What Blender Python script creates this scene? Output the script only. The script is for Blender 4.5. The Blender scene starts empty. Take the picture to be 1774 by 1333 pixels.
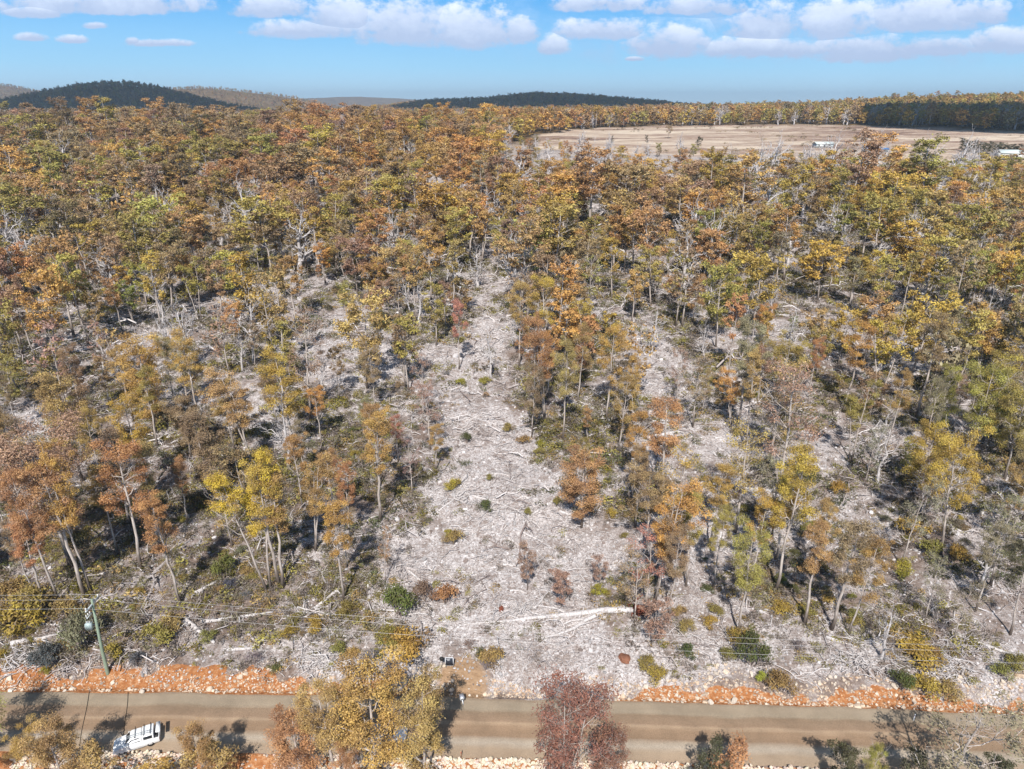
import bpy, bmesh, math, random
import numpy as np
from mathutils import Vector, Matrix

# ------------------------------------------------------------------ camera, sky, sun, exposure
scene = bpy.context.scene
COL = scene.collection
CAM_H = 60.0
PITCH = math.radians(22.4)
FPX = 1182.7
cam_d = bpy.data.cameras.new('camera')
cam_d.sensor_width = 36.0
cam_d.lens = 24.0
cam_d.clip_start = 0.5
cam_d.clip_end = 60000
cam = bpy.data.objects.new('camera', cam_d)
cam.location = (0, 0, CAM_H)
cam.rotation_euler = (math.pi / 2 - PITCH, 0, 0)
COL.objects.link(cam)
scene.camera = cam
scene.view_settings.view_transform = 'Standard'
scene.view_settings.look = 'None'
scene.view_settings.exposure = 0.33
scene.view_settings.gamma = 1.0
scene.cycles.max_bounces = 5
scene.cycles.diffuse_bounces = 3
scene.cycles.glossy_bounces = 2
scene.cycles.transmission_bounces = 4
scene.cycles.transparent_max_bounces = 6

SUN_EL = math.radians(48.0)
SUN_AZ = math.radians(5.4)            # shadows run away from the camera, turned this much to the right
sun_vec = Vector((-math.sin(SUN_AZ) * math.cos(SUN_EL), -math.cos(SUN_AZ) * math.cos(SUN_EL), math.sin(SUN_EL)))
sd = bpy.data.lights.new('sun', 'SUN')
sd.energy = 5.0
sd.angle = math.radians(0.5)
sd.color = (1.0, 0.955, 0.89)
so = bpy.data.objects.new('sun', sd)
so.rotation_euler = sun_vec.to_track_quat('Z', 'Y').to_euler()
so.location = (0, -50, 300)
COL.objects.link(so)


class NT:
    """small helper to write node trees"""
    def __init__(self, tree):
        self.t = tree; self.n = tree.nodes; self.l = tree.links

    def new(self, typ, **kw):
        nd = self.n.new(typ)
        for k, v in kw.items():
            setattr(nd, k, v)
        return nd

    def link(self, a, b):
        self.l.new(a, b)

    def put(self, sock, v):
        if isinstance(v, bpy.types.NodeSocket):
            self.l.new(v, sock)
        else:
            sock.default_value = v

    def math(self, op, a, b=None, c=None, clamp=False):
        nd = self.n.new('ShaderNodeMath'); nd.operation = op; nd.use_clamp = clamp
        self.put(nd.inputs[0], a)
        if b is not None: self.put(nd.inputs[1], b)
        if c is not None: self.put(nd.inputs[2], c)
        return nd.outputs[0]

    def mix(self, f, a, b, mode='MIX'):
        nd = self.n.new('ShaderNodeMix'); nd.data_type = 'RGBA'; nd.blend_type = mode
        self.put(nd.inputs[0], f); self.put(nd.inputs[6], a); self.put(nd.inputs[7], b)
        return nd.outputs[2]

    def noise(self, vec, scale, detail=4, rough=0.55, dist=0.0):
        nd = self.n.new('ShaderNodeTexNoise')
        self.l.new(vec, nd.inputs['Vector'])
        nd.inputs['Scale'].default_value = scale
        nd.inputs['Detail'].default_value = detail
        nd.inputs['Roughness'].default_value = rough
        nd.inputs['Distortion'].default_value = dist
        return nd.outputs[0]

    def ramp(self, f, stops, interp='LINEAR'):
        nd = self.n.new('ShaderNodeValToRGB')
        cr = nd.color_ramp; cr.interpolation = interp
        while len(cr.elements) < len(stops): cr.elements.new(0.5)
        for e, (p, c) in zip(cr.elements, stops):
            e.position = p
            e.color = (c[0], c[1], c[2], 1) if hasattr(c, '__len__') else (c, c, c, 1)
        self.put(nd.inputs[0], f)
        return nd.outputs[0]

    def smooth(self, x, lo, hi):
        nd = self.n.new('ShaderNodeMapRange'); nd.interpolation_type = 'SMOOTHSTEP'
        self.put(nd.inputs[0], x); nd.inputs[1].default_value = lo; nd.inputs[2].default_value = hi
        if lo > hi: nd.inputs[1].default_value = hi; nd.inputs[2].default_value = lo; nd.inputs[3].default_value = 1.0; nd.inputs[4].default_value = 0.0
        return nd.outputs[0]


def ray(x, y):
    u = (x - 887) / FPX; v = (y - 666.5) / FPX
    return np.array((u, math.cos(PITCH) - v * math.sin(PITCH), -math.sin(PITCH) - v * math.cos(PITCH)))


def project(X, Y, Z):
    dz = Z - CAM_H
    depth = Y * math.cos(PITCH) - dz * math.sin(PITCH)
    up = Y * math.sin(PITCH) + dz * math.cos(PITCH)
    return 887 + FPX * X / depth, 666.5 - FPX * up / depth, depth


# world: physical sky with cumulus added to its front half (the clouds are far away and give off their own light)
world = bpy.data.worlds.new('World')
scene.world = world
world.use_nodes = True
w = NT(world.node_tree)
w.n.clear()
sky = w.new('ShaderNodeTexSky', sky_type='NISHITA')
sky.sun_disc = False
sky.sun_elevation = SUN_EL
sky.sun_rotation = math.pi + SUN_AZ
sky.altitude = 300
sky.air_density = 1.0
sky.dust_density = 0.4
sky.ozone_density = 2.0
tc = w.new('ShaderNodeTexCoord')
sep = w.new('ShaderNodeSeparateXYZ'); w.link(tc.outputs['Generated'], sep.inputs[0])
dx, dy, dz = sep.outputs
ys = w.math('MAXIMUM', dy, 0.05)
U = w.math('DIVIDE', dx, ys)
V = w.math('DIVIDE', dz, ys)
cmb = w.new('ShaderNodeCombineXYZ')
w.link(U, cmb.inputs[0]); w.link(w.math('MULTIPLY', V, 1.5), cmb.inputs[1])
uvec = cmb.outputs[0]
n1 = w.noise(uvec, 21, 6, 0.62)
n2 = w.noise(uvec, 75, 4, 0.65)
nn = w.math('ADD', w.math('MULTIPLY', w.math('SUBTRACT', n1, 0.5), 2.3), w.math('MULTIPLY', w.math('SUBTRACT', n2, 0.5), 0.75))
# cumulus heaps: centre x, base y, half width, height above base, depth below base (in photo pixels, turned into directions)
CLOUDS = [(175, 14, 200, 45, 12), (60, 22, 60, 14, 10), (530, 55, 110, 22, 14), (470, 20, 80, 30, 12), (585, 38, 70, 42, 16), (700, 60, 95, 62, 20), (815, 66, 105, 52, 22),
          (900, 62, 40, 34, 18), (958, 85, 30, 26, 14), (1040, 58, 85, 26, 14), (1040, 12, 90, 24, 10), (1160, 80, 80, 36, 22), (1215, 18, 100, 24, 10),
          (1330, 55, 75, 55, 18), (1320, 88, 120, 26, 16), (1450, 52, 95, 50, 22), (1600, 40, 120, 46, 20), (1500, 88, 120, 30, 20), (1690, 30, 70, 30, 14),
          (1740, 78, 80, 30, 18), (1620, 84, 100, 22, 14), (55, 66, 26, 10, 6), (128, 70, 28, 9, 6), (270, 76, 62, 9, 6), (230, 73, 18, 9, 5), (165, 46, 24, 8, 5), (1100, 103, 18, 5, 4), (60, -60, 300, 60, 30), (1400, -60, 700, 60, 30), (700, -50, 300, 50, 24)]
dens = None; shade = None
for (cx, by, hw, up, dn) in CLOUDS:
    r0 = ray(cx, by); u0, v0 = r0[0] / r0[1], r0[2] / r0[1]
    k = 1 / (FPX * 0.92)
    a = w.math('DIVIDE', w.math('SUBTRACT', U, u0), hw * k)
    vv = w.math('SUBTRACT', V, v0)
    b = w.math('MAXIMUM', w.math('DIVIDE', vv, up * k), w.math('DIVIDE', vv, -dn * k * 0.9))
    f = w.math('SUBTRACT', 1.0, w.math('ADD', w.math('MULTIPLY', a, a), w.math('MULTIPLY', b, b)))
    s = w.math('DIVIDE', vv, up * k)
    if dens is None:
        dens = f; shade = s
    else:
        g = w.math('GREATER_THAN', f, dens)
        shade = w.math('ADD', w.math('MULTIPLY', g, s), w.math('MULTIPLY', w.math('SUBTRACT', 1.0, g), shade))
        dens = w.math('MAXIMUM', dens, f)
body = w.math('ADD', dens, nn)
alpha = w.smooth(body, 0.15, 0.78)
wisp_n = w.noise(uvec, 9, 6, 0.7)
wband = w.math('MULTIPLY', w.smooth(V, 0.035, 0.065), w.smooth(U, -0.15, 0.25))
wisp = w.math('MULTIPLY', w.math('MULTIPLY', w.smooth(wisp_n, 0.42, 0.72), 0.6), wband)
alpha = w.math('MAXIMUM', alpha, wisp)
front = w.math('GREATER_THAN', dy, 0.06)
alpha = w.math('MULTIPLY', w.math('MULTIPLY', alpha, front), 0.96)
lum = w.math('ADD', w.math('MULTIPLY', shade, 0.55), w.math('MULTIPLY', nn, 0.30))
ccol = w.ramp(w.math('ADD', lum, 0.03), [(0.0, (3.9, 4.8, 6.7)), (0.35, (5.9, 6.7, 8.3)), (0.8, (8.6, 9.1, 9.9)), (1.0, (9.6, 9.8, 10.2))])
# ColorRamp clamps at 1, so keep it in 0..1 and scale afterwards
cr = ccol.node.color_ramp
for e in cr.elements:
    e.color = (e.color[0] / 10.5, e.color[1] / 10.5, e.color[2] / 10.5, 1)
csc = w.new('ShaderNodeVectorMath', operation='SCALE'); w.link(ccol, csc.inputs[0]); csc.inputs[3].default_value = 20.4
skyc = w.new('ShaderNodeHueSaturation'); skyc.inputs['Saturation'].default_value = 1.2; skyc.inputs['Value'].default_value = 1.0
w.link(sky.outputs[0], skyc.inputs['Color'])
low = w.ramp(w.math('MULTIPLY', w.math('MAXIMUM', dz, 0.0), 5.0), [(0.0, (0.58, 0.81, 0.98)), (0.22, (0.36, 0.68, 0.95)), (0.60, (0.12, 0.43, 0.86)), (1.0, (0.09, 0.34, 0.76))])
lsc = w.new('ShaderNodeVectorMath', operation='SCALE'); w.link(low, lsc.inputs[0]); lsc.inputs[3].default_value = 16.4
tinted = w.mix(w.smooth(dz, 0.45, 0.15), skyc.outputs[0], lsc.outputs[0])
fin = w.mix(alpha, tinted, csc.outputs[0])
bg = w.new('ShaderNodeBackground'); bg.inputs['Strength'].default_value = 0.057
w.link(fin, bg.inputs['Color'])
wo = w.new('ShaderNodeOutputWorld'); w.link(bg.outputs[0], wo.inputs[0])
try:
    world.cycles.sampling_method = 'MANUAL'; world.cycles.sample_map_resolution = 512
except Exception:
    pass

# ------------------------------------------------------------------ noise and terrain height
def _hash(ix, iy, seed):
    h = (ix.astype(np.int64) * 374761393 + iy.astype(np.int64) * 668265263 + seed * 1442695041) & 0xffffffff
    h = ((h ^ (h >> 13)) * 1274126177) & 0xffffffff
    return ((h ^ (h >> 16)) & 0xffff) / 65535.0


def vnoise(x, y, seed=0):
    x = np.asarray(x, float); y = np.asarray(y, float)
    ix = np.floor(x); iy = np.floor(y); fx = x - ix; fy = y - iy
    fx = fx * fx * (3 - 2 * fx); fy = fy * fy * (3 - 2 * fy)
    a = _hash(ix, iy, seed); b = _hash(ix + 1, iy, seed); c = _hash(ix, iy + 1, seed); d = _hash(ix + 1, iy + 1, seed)
    return (a * (1 - fx) + b * fx) * (1 - fy) + (c * (1 - fx) + d * fx) * fy


def fbm(x, y, seed=0, oct=4):
    s = 0; a = 0.5; t = 0
    for i in range(oct):
        s = s + a * vnoise(x * 2 ** i, y * 2 ** i, seed + i); t += a; a *= 0.5
    return s / t


def sstep(x, a, b):
    t = np.clip((x - a) / (b - a), 0, 1)
    return t * t * (3 - 2 * t)


def road_far(X):
    return 55.7 - 0.028 * X - 0.00018 * X * X


def road_near(X):
    return road_far(X) - 7.4


PY = np.array([-3000, -200, 0, 40, 47, 48, 56, 58, 62, 80, 100, 150, 200, 300, 400, 450, 500, 560, 900, 1200, 1800, 3000, 5000, 12000, 40000.])
PZ = np.array([-60, -14, -5, -2.6, -1.6, 0, 0, 0.0, .6, 2.2, 4.0, 8.5, 12, 16.0, 18.5, 21.5, 25.5, 28, 34, 31, 24, 8, 0, 0, -20.])


def bump(X, Y, cx, cy, rx, ry, h):
    d = ((X - cx) / rx) ** 2 + ((Y - cy) / ry) ** 2
    return h * np.exp(-d * 1.3)


def height(X, Y):
    X = np.asarray(X, float); Y = np.asarray(Y, float)
    e = Y - road_far(X)                       # metres beyond the far road edge
    n = road_near(X) - Y                      # metres before the near road edge
    z = np.interp(e + 55.7, PY, PZ)
    # bank behind the road: a shallow drain then a rough step up
    z = z + 0.75 * sstep(e, 0.9, 3.2 + 1.2 * (vnoise(X / 9, Y * 0 + 3, 5) - .5)) - 0.25 * np.exp(-((e - 0.7) / 0.5) ** 2)
    off = sstep(e, 1, 6) + sstep(n, 1, 5)
    z = z + off * (fbm(X / 26, Y / 26, 11) - .5) * 3.2 * sstep(np.abs(e), 3, 30)
    z = z + off * (fbm(X / 4.2, Y / 4.2, 21, 3) - .5) * 0.55 + off * (fbm(X / 1.1, Y / 1.1, 31, 2) - .5) * 0.16
    far = sstep(Y, 250, 700)
    z = z + far * (fbm(X / 190, Y / 190, 41) - .5) * 8 * (1 - field_mask(X, Y))
    z = z - 5.5 * sstep(-X, -80, 180) * sstep(Y, 480, 850)
    fm = sstep(Y, 900, 1500)
    # ridges beyond the plain
    z = z + bump(X, Y, 1250, 1700, 900, 420, 42) + bump(X, Y, 1900, 1500, 700, 500, 20)
    z = z + bump(X, Y, 200, 2500, 560, 330, 38) + bump(X, Y, 60, 2450, 120, 200, 7) + bump(X, Y, -260, 2500, 150, 200, 8) + bump(X, Y, -150, 2600, 800, 300, 30) + bump(X, Y, 900, 2700, 500, 400, 10)
    z = z + bump(X, Y, -1120, 2150, 330, 260, 92) + bump(X, Y, -1400, 2150, 240, 240, 26)
    z = z + bump(X, Y, -1568, 3600, 600, 500, 122) + bump(X, Y, -1080, 3700, 380, 400, 26)
    z = z + bump(X, Y, -3500, 4600, 800, 700, 190) + bump(X, Y, -2900, 4300, 500, 500, 40)
    z = z + bump(X, Y, -1800, 8200, 1500, 700, 125) + bump(X, Y, 1500, 9000, 2600, 900, 60)
    z = z + fm * (fbm(X / 420, Y / 420, 51) - .5) * 16
    return z


FIELD = [(5, 560), (22, 700), (110, 850), (200, 890), (330, 905), (430, 850), (470, 760), (640, 620), (700, 470), (560, 415), (400, 425), (330, 440), (240, 455), (130, 490), (60, 525)]


def poly_dist(X, Y, P):
    """signed distance, positive inside"""
    X = np.asarray(X, float); Y = np.asarray(Y, float)
    inside = np.zeros(X.shape, bool); dmin = np.full(X.shape, 1e9)
    m = len(P)
    for i in range(m):
        x1, y1 = P[i]; x2, y2 = P[(i + 1) % m]
        ex, ey = x2 - x1, y2 - y1
        t = np.clip(((X - x1) * ex + (Y - y1) * ey) / (ex * ex + ey * ey), 0, 1)
        dmin = np.minimum(dmin, np.hypot(X - x1 - t * ex, Y - y1 - t * ey))
        cond = ((y1 > Y) != (y2 > Y)) & (X < (x2 - x1) * (Y - y1) / (y2 - y1 + 1e-12) + x1)
        inside ^= cond
    return np.where(inside, dmin, -dmin)


def field_mask(X, Y):
    d = poly_dist(X, Y, FIELD) + (vnoise(X / 30, Y / 30, 77) - .5) * 22
    return sstep(d, -6, 6)


def hz(X, Y):
    return float(height(np.array([X]), np.array([Y]))[0])


def ground_at(x, y):
    """the spot of ground seen at photo pixel (x, y)"""
    d = ray(x, y)
    lo, hi = 30.0, 6000.0
    for _ in range(4):
        t = np.geomspace(lo, hi, 120)
        below = CAM_H + d[2] * t < height(d[0] * t, d[1] * t)
        k = int(np.argmax(below)) if below.any() else 119
        lo, hi = t[max(k - 1, 0)], t[k]
        if hi - lo < 0.01: break
    return float(d[0] * hi), float(d[1] * hi)


# ------------------------------------------------------------------ materials
def mat(name):
    m = bpy.data.materials.new(name); m.use_nodes = True
    t = NT(m.node_tree); t.n.clear()
    out = t.new('ShaderNodeOutputMaterial')
    return m, t, out


def principled(t, out, color, rough=0.8, spec=0.3, metal=0.0, bump_h=None, bump_s=0.4, bump_d=0.1):
    p = t.new('ShaderNodeBsdfPrincipled')
    t.put(p.inputs['Base Color'], color)
    t.put(p.inputs['Roughness'], rough)
    p.inputs['Specular IOR Level'].default_value = spec
    p.inputs['Metallic'].default_value = metal
    if bump_h is not None:
        b = t.new('ShaderNodeBump'); b.inputs['Strength'].default_value = bump_s; b.inputs['Distance'].default_value = bump_d
        t.link(bump_h, b.inputs['Height']); t.link(b.outputs[0], p.inputs['Normal'])
    if out is not None: t.link(p.outputs[0], out.inputs[0])
    return p


def simple(name, col, rough=0.6, spec=0.4, metal=0.0, var=0.12, scale=3.0):
    m, t, out = mat(name)
    geo = t.new('ShaderNodeTexCoord')
    n = t.noise(geo.outputs['Object'], scale, 5, 0.6)
    c = t.mix(n, tuple(x * (1 - var) for x in col) + (1,), tuple(min(1, x * (1 + var)) for x in col) + (1,))
    principled(t, out, c, rough, spec, metal)
    return m


def tint_node(t):
    a = t.new('ShaderNodeAttribute', attribute_type='INSTANCER', attribute_name='tint')
    return a.outputs['Color']


def leaf_material():
    m, t, out = mat('foliage')
    a = t.new('ShaderNodeAttribute', attribute_type='GEOMETRY', attribute_name='vary')
    v = a.outputs['Fac']
    tn = tint_node(t)
    hs = t.new('ShaderNodeHueSaturation')
    t.link(t.math('ADD', 0.485, t.math('MULTIPLY', v, 0.03)), hs.inputs['Hue'])
    t.link(t.math('ADD', 0.55, t.math('MULTIPLY', v, 0.9)), hs.inputs['Value'])
    hs.inputs['Saturation'].default_value = 0.98
    t.link(t.mix(t.math('MULTIPLY', t.smooth(v, 0.62, 0.25), 0.55), tn, t.mix(0.5, tn, (0.20, 0.15, 0.09, 1))), hs.inputs['Color'])
    p = principled(t, None, hs.outputs[0], 0.55, 0.25)
    tr = t.new('ShaderNodeBsdfTranslucent')
    t.link(t.mix(0.5, hs.outputs[0], (0.5, 0.42, 0.12, 1), 'MULTIPLY'), tr.inputs['Color'])
    br = t.new('ShaderNodeMixShader'); br.inputs[0].default_value = 0.14
    t.link(p.outputs[0], br.inputs[1]); t.link(tr.outputs[0], br.inputs[2])
    t.link(br.outputs[0], out.inputs[0])
    return m


def bark_material(name, lo, hi, stocking=True):
    m, t, out = mat(name)
    tcn = t.new('ShaderNodeTexCoord')
    mp = t.new('ShaderNodeMapping'); mp.inputs['Scale'].default_value = (3, 3, .5)
    t.link(tcn.outputs['Object'], mp.inputs[0])
    n = t.noise(mp.outputs[0], 1.6, 5, 0.65)
    c = t.ramp(n, [(0.3, lo), (0.62, hi)])
    if stocking:   # rough fibrous dark bark on the lower trunk, shed to pale wood above
        s = t.new('ShaderNodeSeparateXYZ'); t.link(tcn.outputs['Object'], s.inputs[0])
        zz = t.math('ADD', s.outputs[2], t.math('MULTIPLY', n, 4.0))
        k = t.smooth(zz, 3.0, 6.5)
        c = t.mix(k, tuple(x * 0.60 for x in lo) + (1,), c)
    principled(t, out, c, 0.85, 0.15, bump_h=n, bump_s=0.5, bump_d=0.08)
    return m


M_LEAF = leaf_material()
M_BARK = bark_material('gum_bark', (0.27, 0.215, 0.18), (0.58, 0.51, 0.46))
M_DEAD = bark_material('weathered_wood', (0.30, 0.27, 0.26), (0.66, 0.62, 0.61), False)
M_GREYWOOD = bark_material('grey_fallen_wood', (0.20, 0.17, 0.16), (0.52, 0.47, 0.46), False)
M_TWIG, _t, _o = mat('dry_twigs')
principled(_t, _o, tint_node(_t), 0.85, 0.15)

# rock: tinted, mottled
M_ROCK, _t, _o = mat('loose_rock')
_tc = _t.new('ShaderNodeTexCoord')
_n = _t.noise(_tc.outputs['Object'], 2.2, 4, 0.6)
_c = _t.mix(1.0, tint_node(_t), _t.ramp(_n, [(0.3, 0.62), (0.7, 1.0)]), 'MULTIPLY')
principled(_t, _o, _c, 0.9, 0.2, bump_h=_n, bump_s=0.5, bump_d=0.1)


def ground_material():
    m, t, out = mat('hillside_ground')
    g = t.new('ShaderNodeNewGeometry')
    P = g.outputs['Position']
    big = t.noise(P, 0.035, 4, 0.6)
    mid = t.noise(P, 0.22, 5, 0.65)
    fine = t.noise(P, 2.2, 6, 0.75)
    vor = t.new('ShaderNodeTexVoronoi'); vor.inputs['Scale'].default_value = 3.6; t.link(P, vor.inputs['Vector'])
    vor2 = t.new('ShaderNodeTexVoronoi'); vor2.inputs['Scale'].default_value = 9.0; t.link(P, vor2.inputs['Vector'])
    stone = t.ramp(vor.outputs['Color'], [(0.15, (0.22, 0.18, 0.165)), (0.45, (0.44, 0.40, 0.39)), (0.85, (0.70, 0.665, 0.66))])
    stone2 = t.ramp(vor2.outputs['Color'], [(0.2, (0.20, 0.16, 0.145)), (0.8, (0.64, 0.59, 0.58))])
    base = t.mix(t.ramp(fine, [(0.42, 0.0), (0.58, 1.0)]), stone, stone2)
    litter = t.ramp(fine, [(0.3, (0.085, 0.06, 0.045)), (0.5, (0.20, 0.15, 0.125)), (0.7, (0.34, 0.285, 0.26))])
    a = t.new('ShaderNodeAttribute', attribute_type='GEOMETRY', attribute_name='litter')
    lf = t.math('ADD', a.outputs['Fac'], t.math('MULTIPLY', t.math('SUBTRACT', mid, 0.5), 1.5))
    base = t.mix(t.math('MULTIPLY', t.smooth(t.noise(P, 0.45, 6, 0.72), 0.49, 0.62), 0.68), base, (0.23, 0.175, 0.15, 1))
    base = t.mix(t.smooth(lf, 0.3, 0.75), base, litter)
    # red-orange subsoil on the road bank
    b = t.new('ShaderNodeAttribute', attribute_type='GEOMETRY', attribute_name='bank')
    bf = t.math('ADD', b.outputs['Fac'], t.math('MULTIPLY', t.math('SUBTRACT', t.noise(P, 0.5, 5, 0.7), 0.5), 1.3))
    soil = t.ramp(fine, [(0.3, (0.24, 0.085, 0.03)), (0.5, (0.36, 0.15, 0.058)), (0.60, (0.46, 0.25, 0.13)), (0.72, (0.64, 0.46, 0.32))])
    base = t.mix(t.smooth(bf, 0.42, 0.62), base, soil)
    # brown dirt apron by the sign
    d = t.new('ShaderNodeAttribute', attribute_type='GEOMETRY', attribute_name='dirt')
    dirt = t.ramp(fine, [(0.3, (0.26, 0.16, 0.09)), (0.7, (0.40, 0.27, 0.17))])
    base = t.mix(d.outputs['Fac'], base, dirt)
    # dry paddock
    f = t.new('ShaderNodeAttribute', attribute_type='GEOMETRY', attribute_name='paddock')
    mp = t.new('ShaderNodeMapping'); mp.inputs['Scale'].default_value = (0.3, 1.4, 1); t.link(P, mp.inputs[0])
    st = t.noise(mp.outputs[0], 0.016, 9, 0.78)
    straw = t.ramp(st, [(0.40, (0.17, 0.11, 0.085)), (0.46, (0.30, 0.205, 0.155)), (0.51, (0.42, 0.32, 0.245)), (0.60, (0.60, 0.50, 0.39))])
    base = t.mix(f.outputs['Fac'], base, straw)
    # the far country, clad in scrub between the trees
    h = t.new('ShaderNodeAttribute', attribute_type='GEOMETRY', attribute_name='far')
    farc = t.ramp(t.noise(P, 0.02, 8, 0.8), [(0.3, (0.06, 0.045, 0.025)), (0.5, (0.16, 0.105, 0.05)), (0.7, (0.27, 0.19, 0.11))])
    base = t.mix(h.outputs['Fac'], base, farc)
    hh = t.math('ADD', t.math('MULTIPLY', vor.outputs['Distance'], 0.6), fine)
    principled(t, out, base, 0.92, 0.15, bump_h=hh, bump_s=0.9, bump_d=0.16)
    return m


def road_material():
    m, t, out = mat('gravel_road')
    a = t.new('ShaderNodeAttribute', attribute_type='GEOMETRY', attribute_name='across')
    g = t.new('ShaderNodeNewGeometry'); P = g.outputs['Position']
    mp = t.new('ShaderNodeMapping'); mp.inputs['Scale'].default_value = (0.09, 1.2, 1); t.link(P, mp.inputs[0])
    st = t.noise(mp.outputs[0], 1.6, 5, 0.65)
    fine = t.noise(P, 14, 3, 0.7)
    x = t.math('ADD', a.outputs['Fac'], t.math('MULTIPLY', t.math('SUBTRACT', st, 0.5), 0.09))
    # across the road: 0 near edge, 1 far edge
    base = t.ramp(x, [(0.0, (0.37, 0.29, 0.215)), (0.14, (0.38, 0.305, 0.225)), (0.24, (0.44, 0.40, 0.34)), (0.29, (0.40, 0.35, 0.285)), (0.36, (0.27, 0.185, 0.12)),
                      (0.50, (0.31, 0.215, 0.14)), (0.56, (0.41, 0.31, 0.215)), (0.60, (0.29, 0.205, 0.14)), (0.74, (0.26, 0.19, 0.13)), (0.80, (0.34, 0.295, 0.225)), (0.95, (0.35, 0.30, 0.23)), (1.0, (0.28, 0.22, 0.16))])
    base = t.mix(1.0, base, (1.04, 0.965, 0.91, 1), 'MULTIPLY')
    c = t.mix(0.22, base, t.mix(st, (0.23, 0.175, 0.12, 1), (0.40, 0.33, 0.25, 1)))
    c = t.mix(1.0, c, t.ramp(fine, [(0.3, 0.66), (0.7, 1.18)]), 'MULTIPLY')
    c = t.mix(1.0, c, t.ramp(t.noise(P, 0.3, 4, 0.6), [(0.3, 0.80), (0.7, 1.10)]), 'MULTIPLY')
    principled(t, out, c, 0.9, 0.2, bump_h=fine, bump_s=0.35, bump_d=0.03)
    return m


M_GROUND = ground_material()
M_ROAD = road_material()
M_WHITE = simple('white_paint', (0.82, 0.83, 0.84), 0.3, 0.5, 0, 0.04)
M_SILVER = simple('silver_paint', (0.55, 0.56, 0.60), 0.3, 0.5, 0.5, 0.06)
M_GLASS = simple('dark_glass', (0.015, 0.02, 0.025), 0.08, 0.6, 0, 0.1)
M_BLACK = simple('black_plastic', (0.018, 0.018, 0.02), 0.5, 0.4, 0, 0.2)
M_RUBBER = simple('rubber', (0.025, 0.024, 0.023), 0.85, 0.2, 0, 0.2)
M_RIM = simple('alloy', (0.45, 0.45, 0.46), 0.35, 0.5, 0.8)
M_POLE = simple('treated_pine', (0.24, 0.30, 0.22), 0.85, 0.2, 0, 0.3, 2.0)
M_STEEL = simple('galvanised_steel', (0.50, 0.54, 0.54), 0.45, 0.4, 0.3, 0.12)
M_TRANS = simple('transformer_paint', (0.42, 0.50, 0.50), 0.5, 0.4, 0, 0.1)
M_WIRE = simple('aluminium_wire', (0.45, 0.43, 0.42), 0.4, 0.4, 0.3, 0.05)
M_LAMP = simple('lamp_lens', (0.75, 0.72, 0.66), 0.15, 0.6)
M_RED = simple('red_lens', (0.45, 0.02, 0.015), 0.2, 0.6)
M_CERAMIC = simple('porcelain', (0.62, 0.60, 0.58), 0.2, 0.6)
M_SIGN = simple('sign_board', (0.035, 0.04, 0.055), 0.5, 0.3, 0, 0.1)
M_SIGNTXT = simple('sign_lettering', (0.78, 0.79, 0.82), 0.5, 0.3)
M_BLUE = simple('blue_roofing', (0.08, 0.22, 0.50), 0.45, 0.4, 0.1)
M_CREAMW = simple('cream_weatherboard', (0.66, 0.65, 0.60), 0.7, 0.3)
M_PALEROOF = simple('pale_roofing', (0.62, 0.68, 0.66), 0.45, 0.4, 0.1)
M_REDSOIL = simple('red_earth', (0.20, 0.065, 0.04), 0.95, 0.1, 0, 0.35, 1.5)
M_CLOUD = simple('cloud_vapour', (0.9, 0.9, 0.92), 1.0, 0.0, 0, 0.02, 0.002)


# ------------------------------------------------------------------ mesh helpers
def build_mesh(name, V, Q, mats, midx=None, attrs=None, smooth=False):
    V = np.asarray(V, np.float32); Q = np.asarray(Q, np.int32)
    me = bpy.data.meshes.new(name)
    n = len(Q)
    me.vertices.add(len(V)); me.vertices.foreach_set('co', V.ravel())
    me.loops.add(n * 4); me.loops.foreach_set('vertex_index', Q.ravel())
    me.polygons.add(n); me.polygons.foreach_set('loop_start', np.arange(0, n * 4, 4, dtype=np.int32))
    try: me.polygons.foreach_set('loop_total', np.full(n, 4, dtype=np.int32))
    except Exception: pass
    for m in mats: me.materials.append(m)
    if midx is not None: me.polygons.foreach_set('material_index', np.asarray(midx, np.int32))
    if attrs:
        for k, (dom, arr) in attrs.items():
            at = me.attributes.new(k, 'FLOAT', dom); at.data.foreach_set('value', np.asarray(arr, np.float32).ravel())
    me.update(calc_edges=True)
    if smooth: me.polygons.foreach_set('use_smooth', np.ones(n, bool))
    return me


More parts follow.
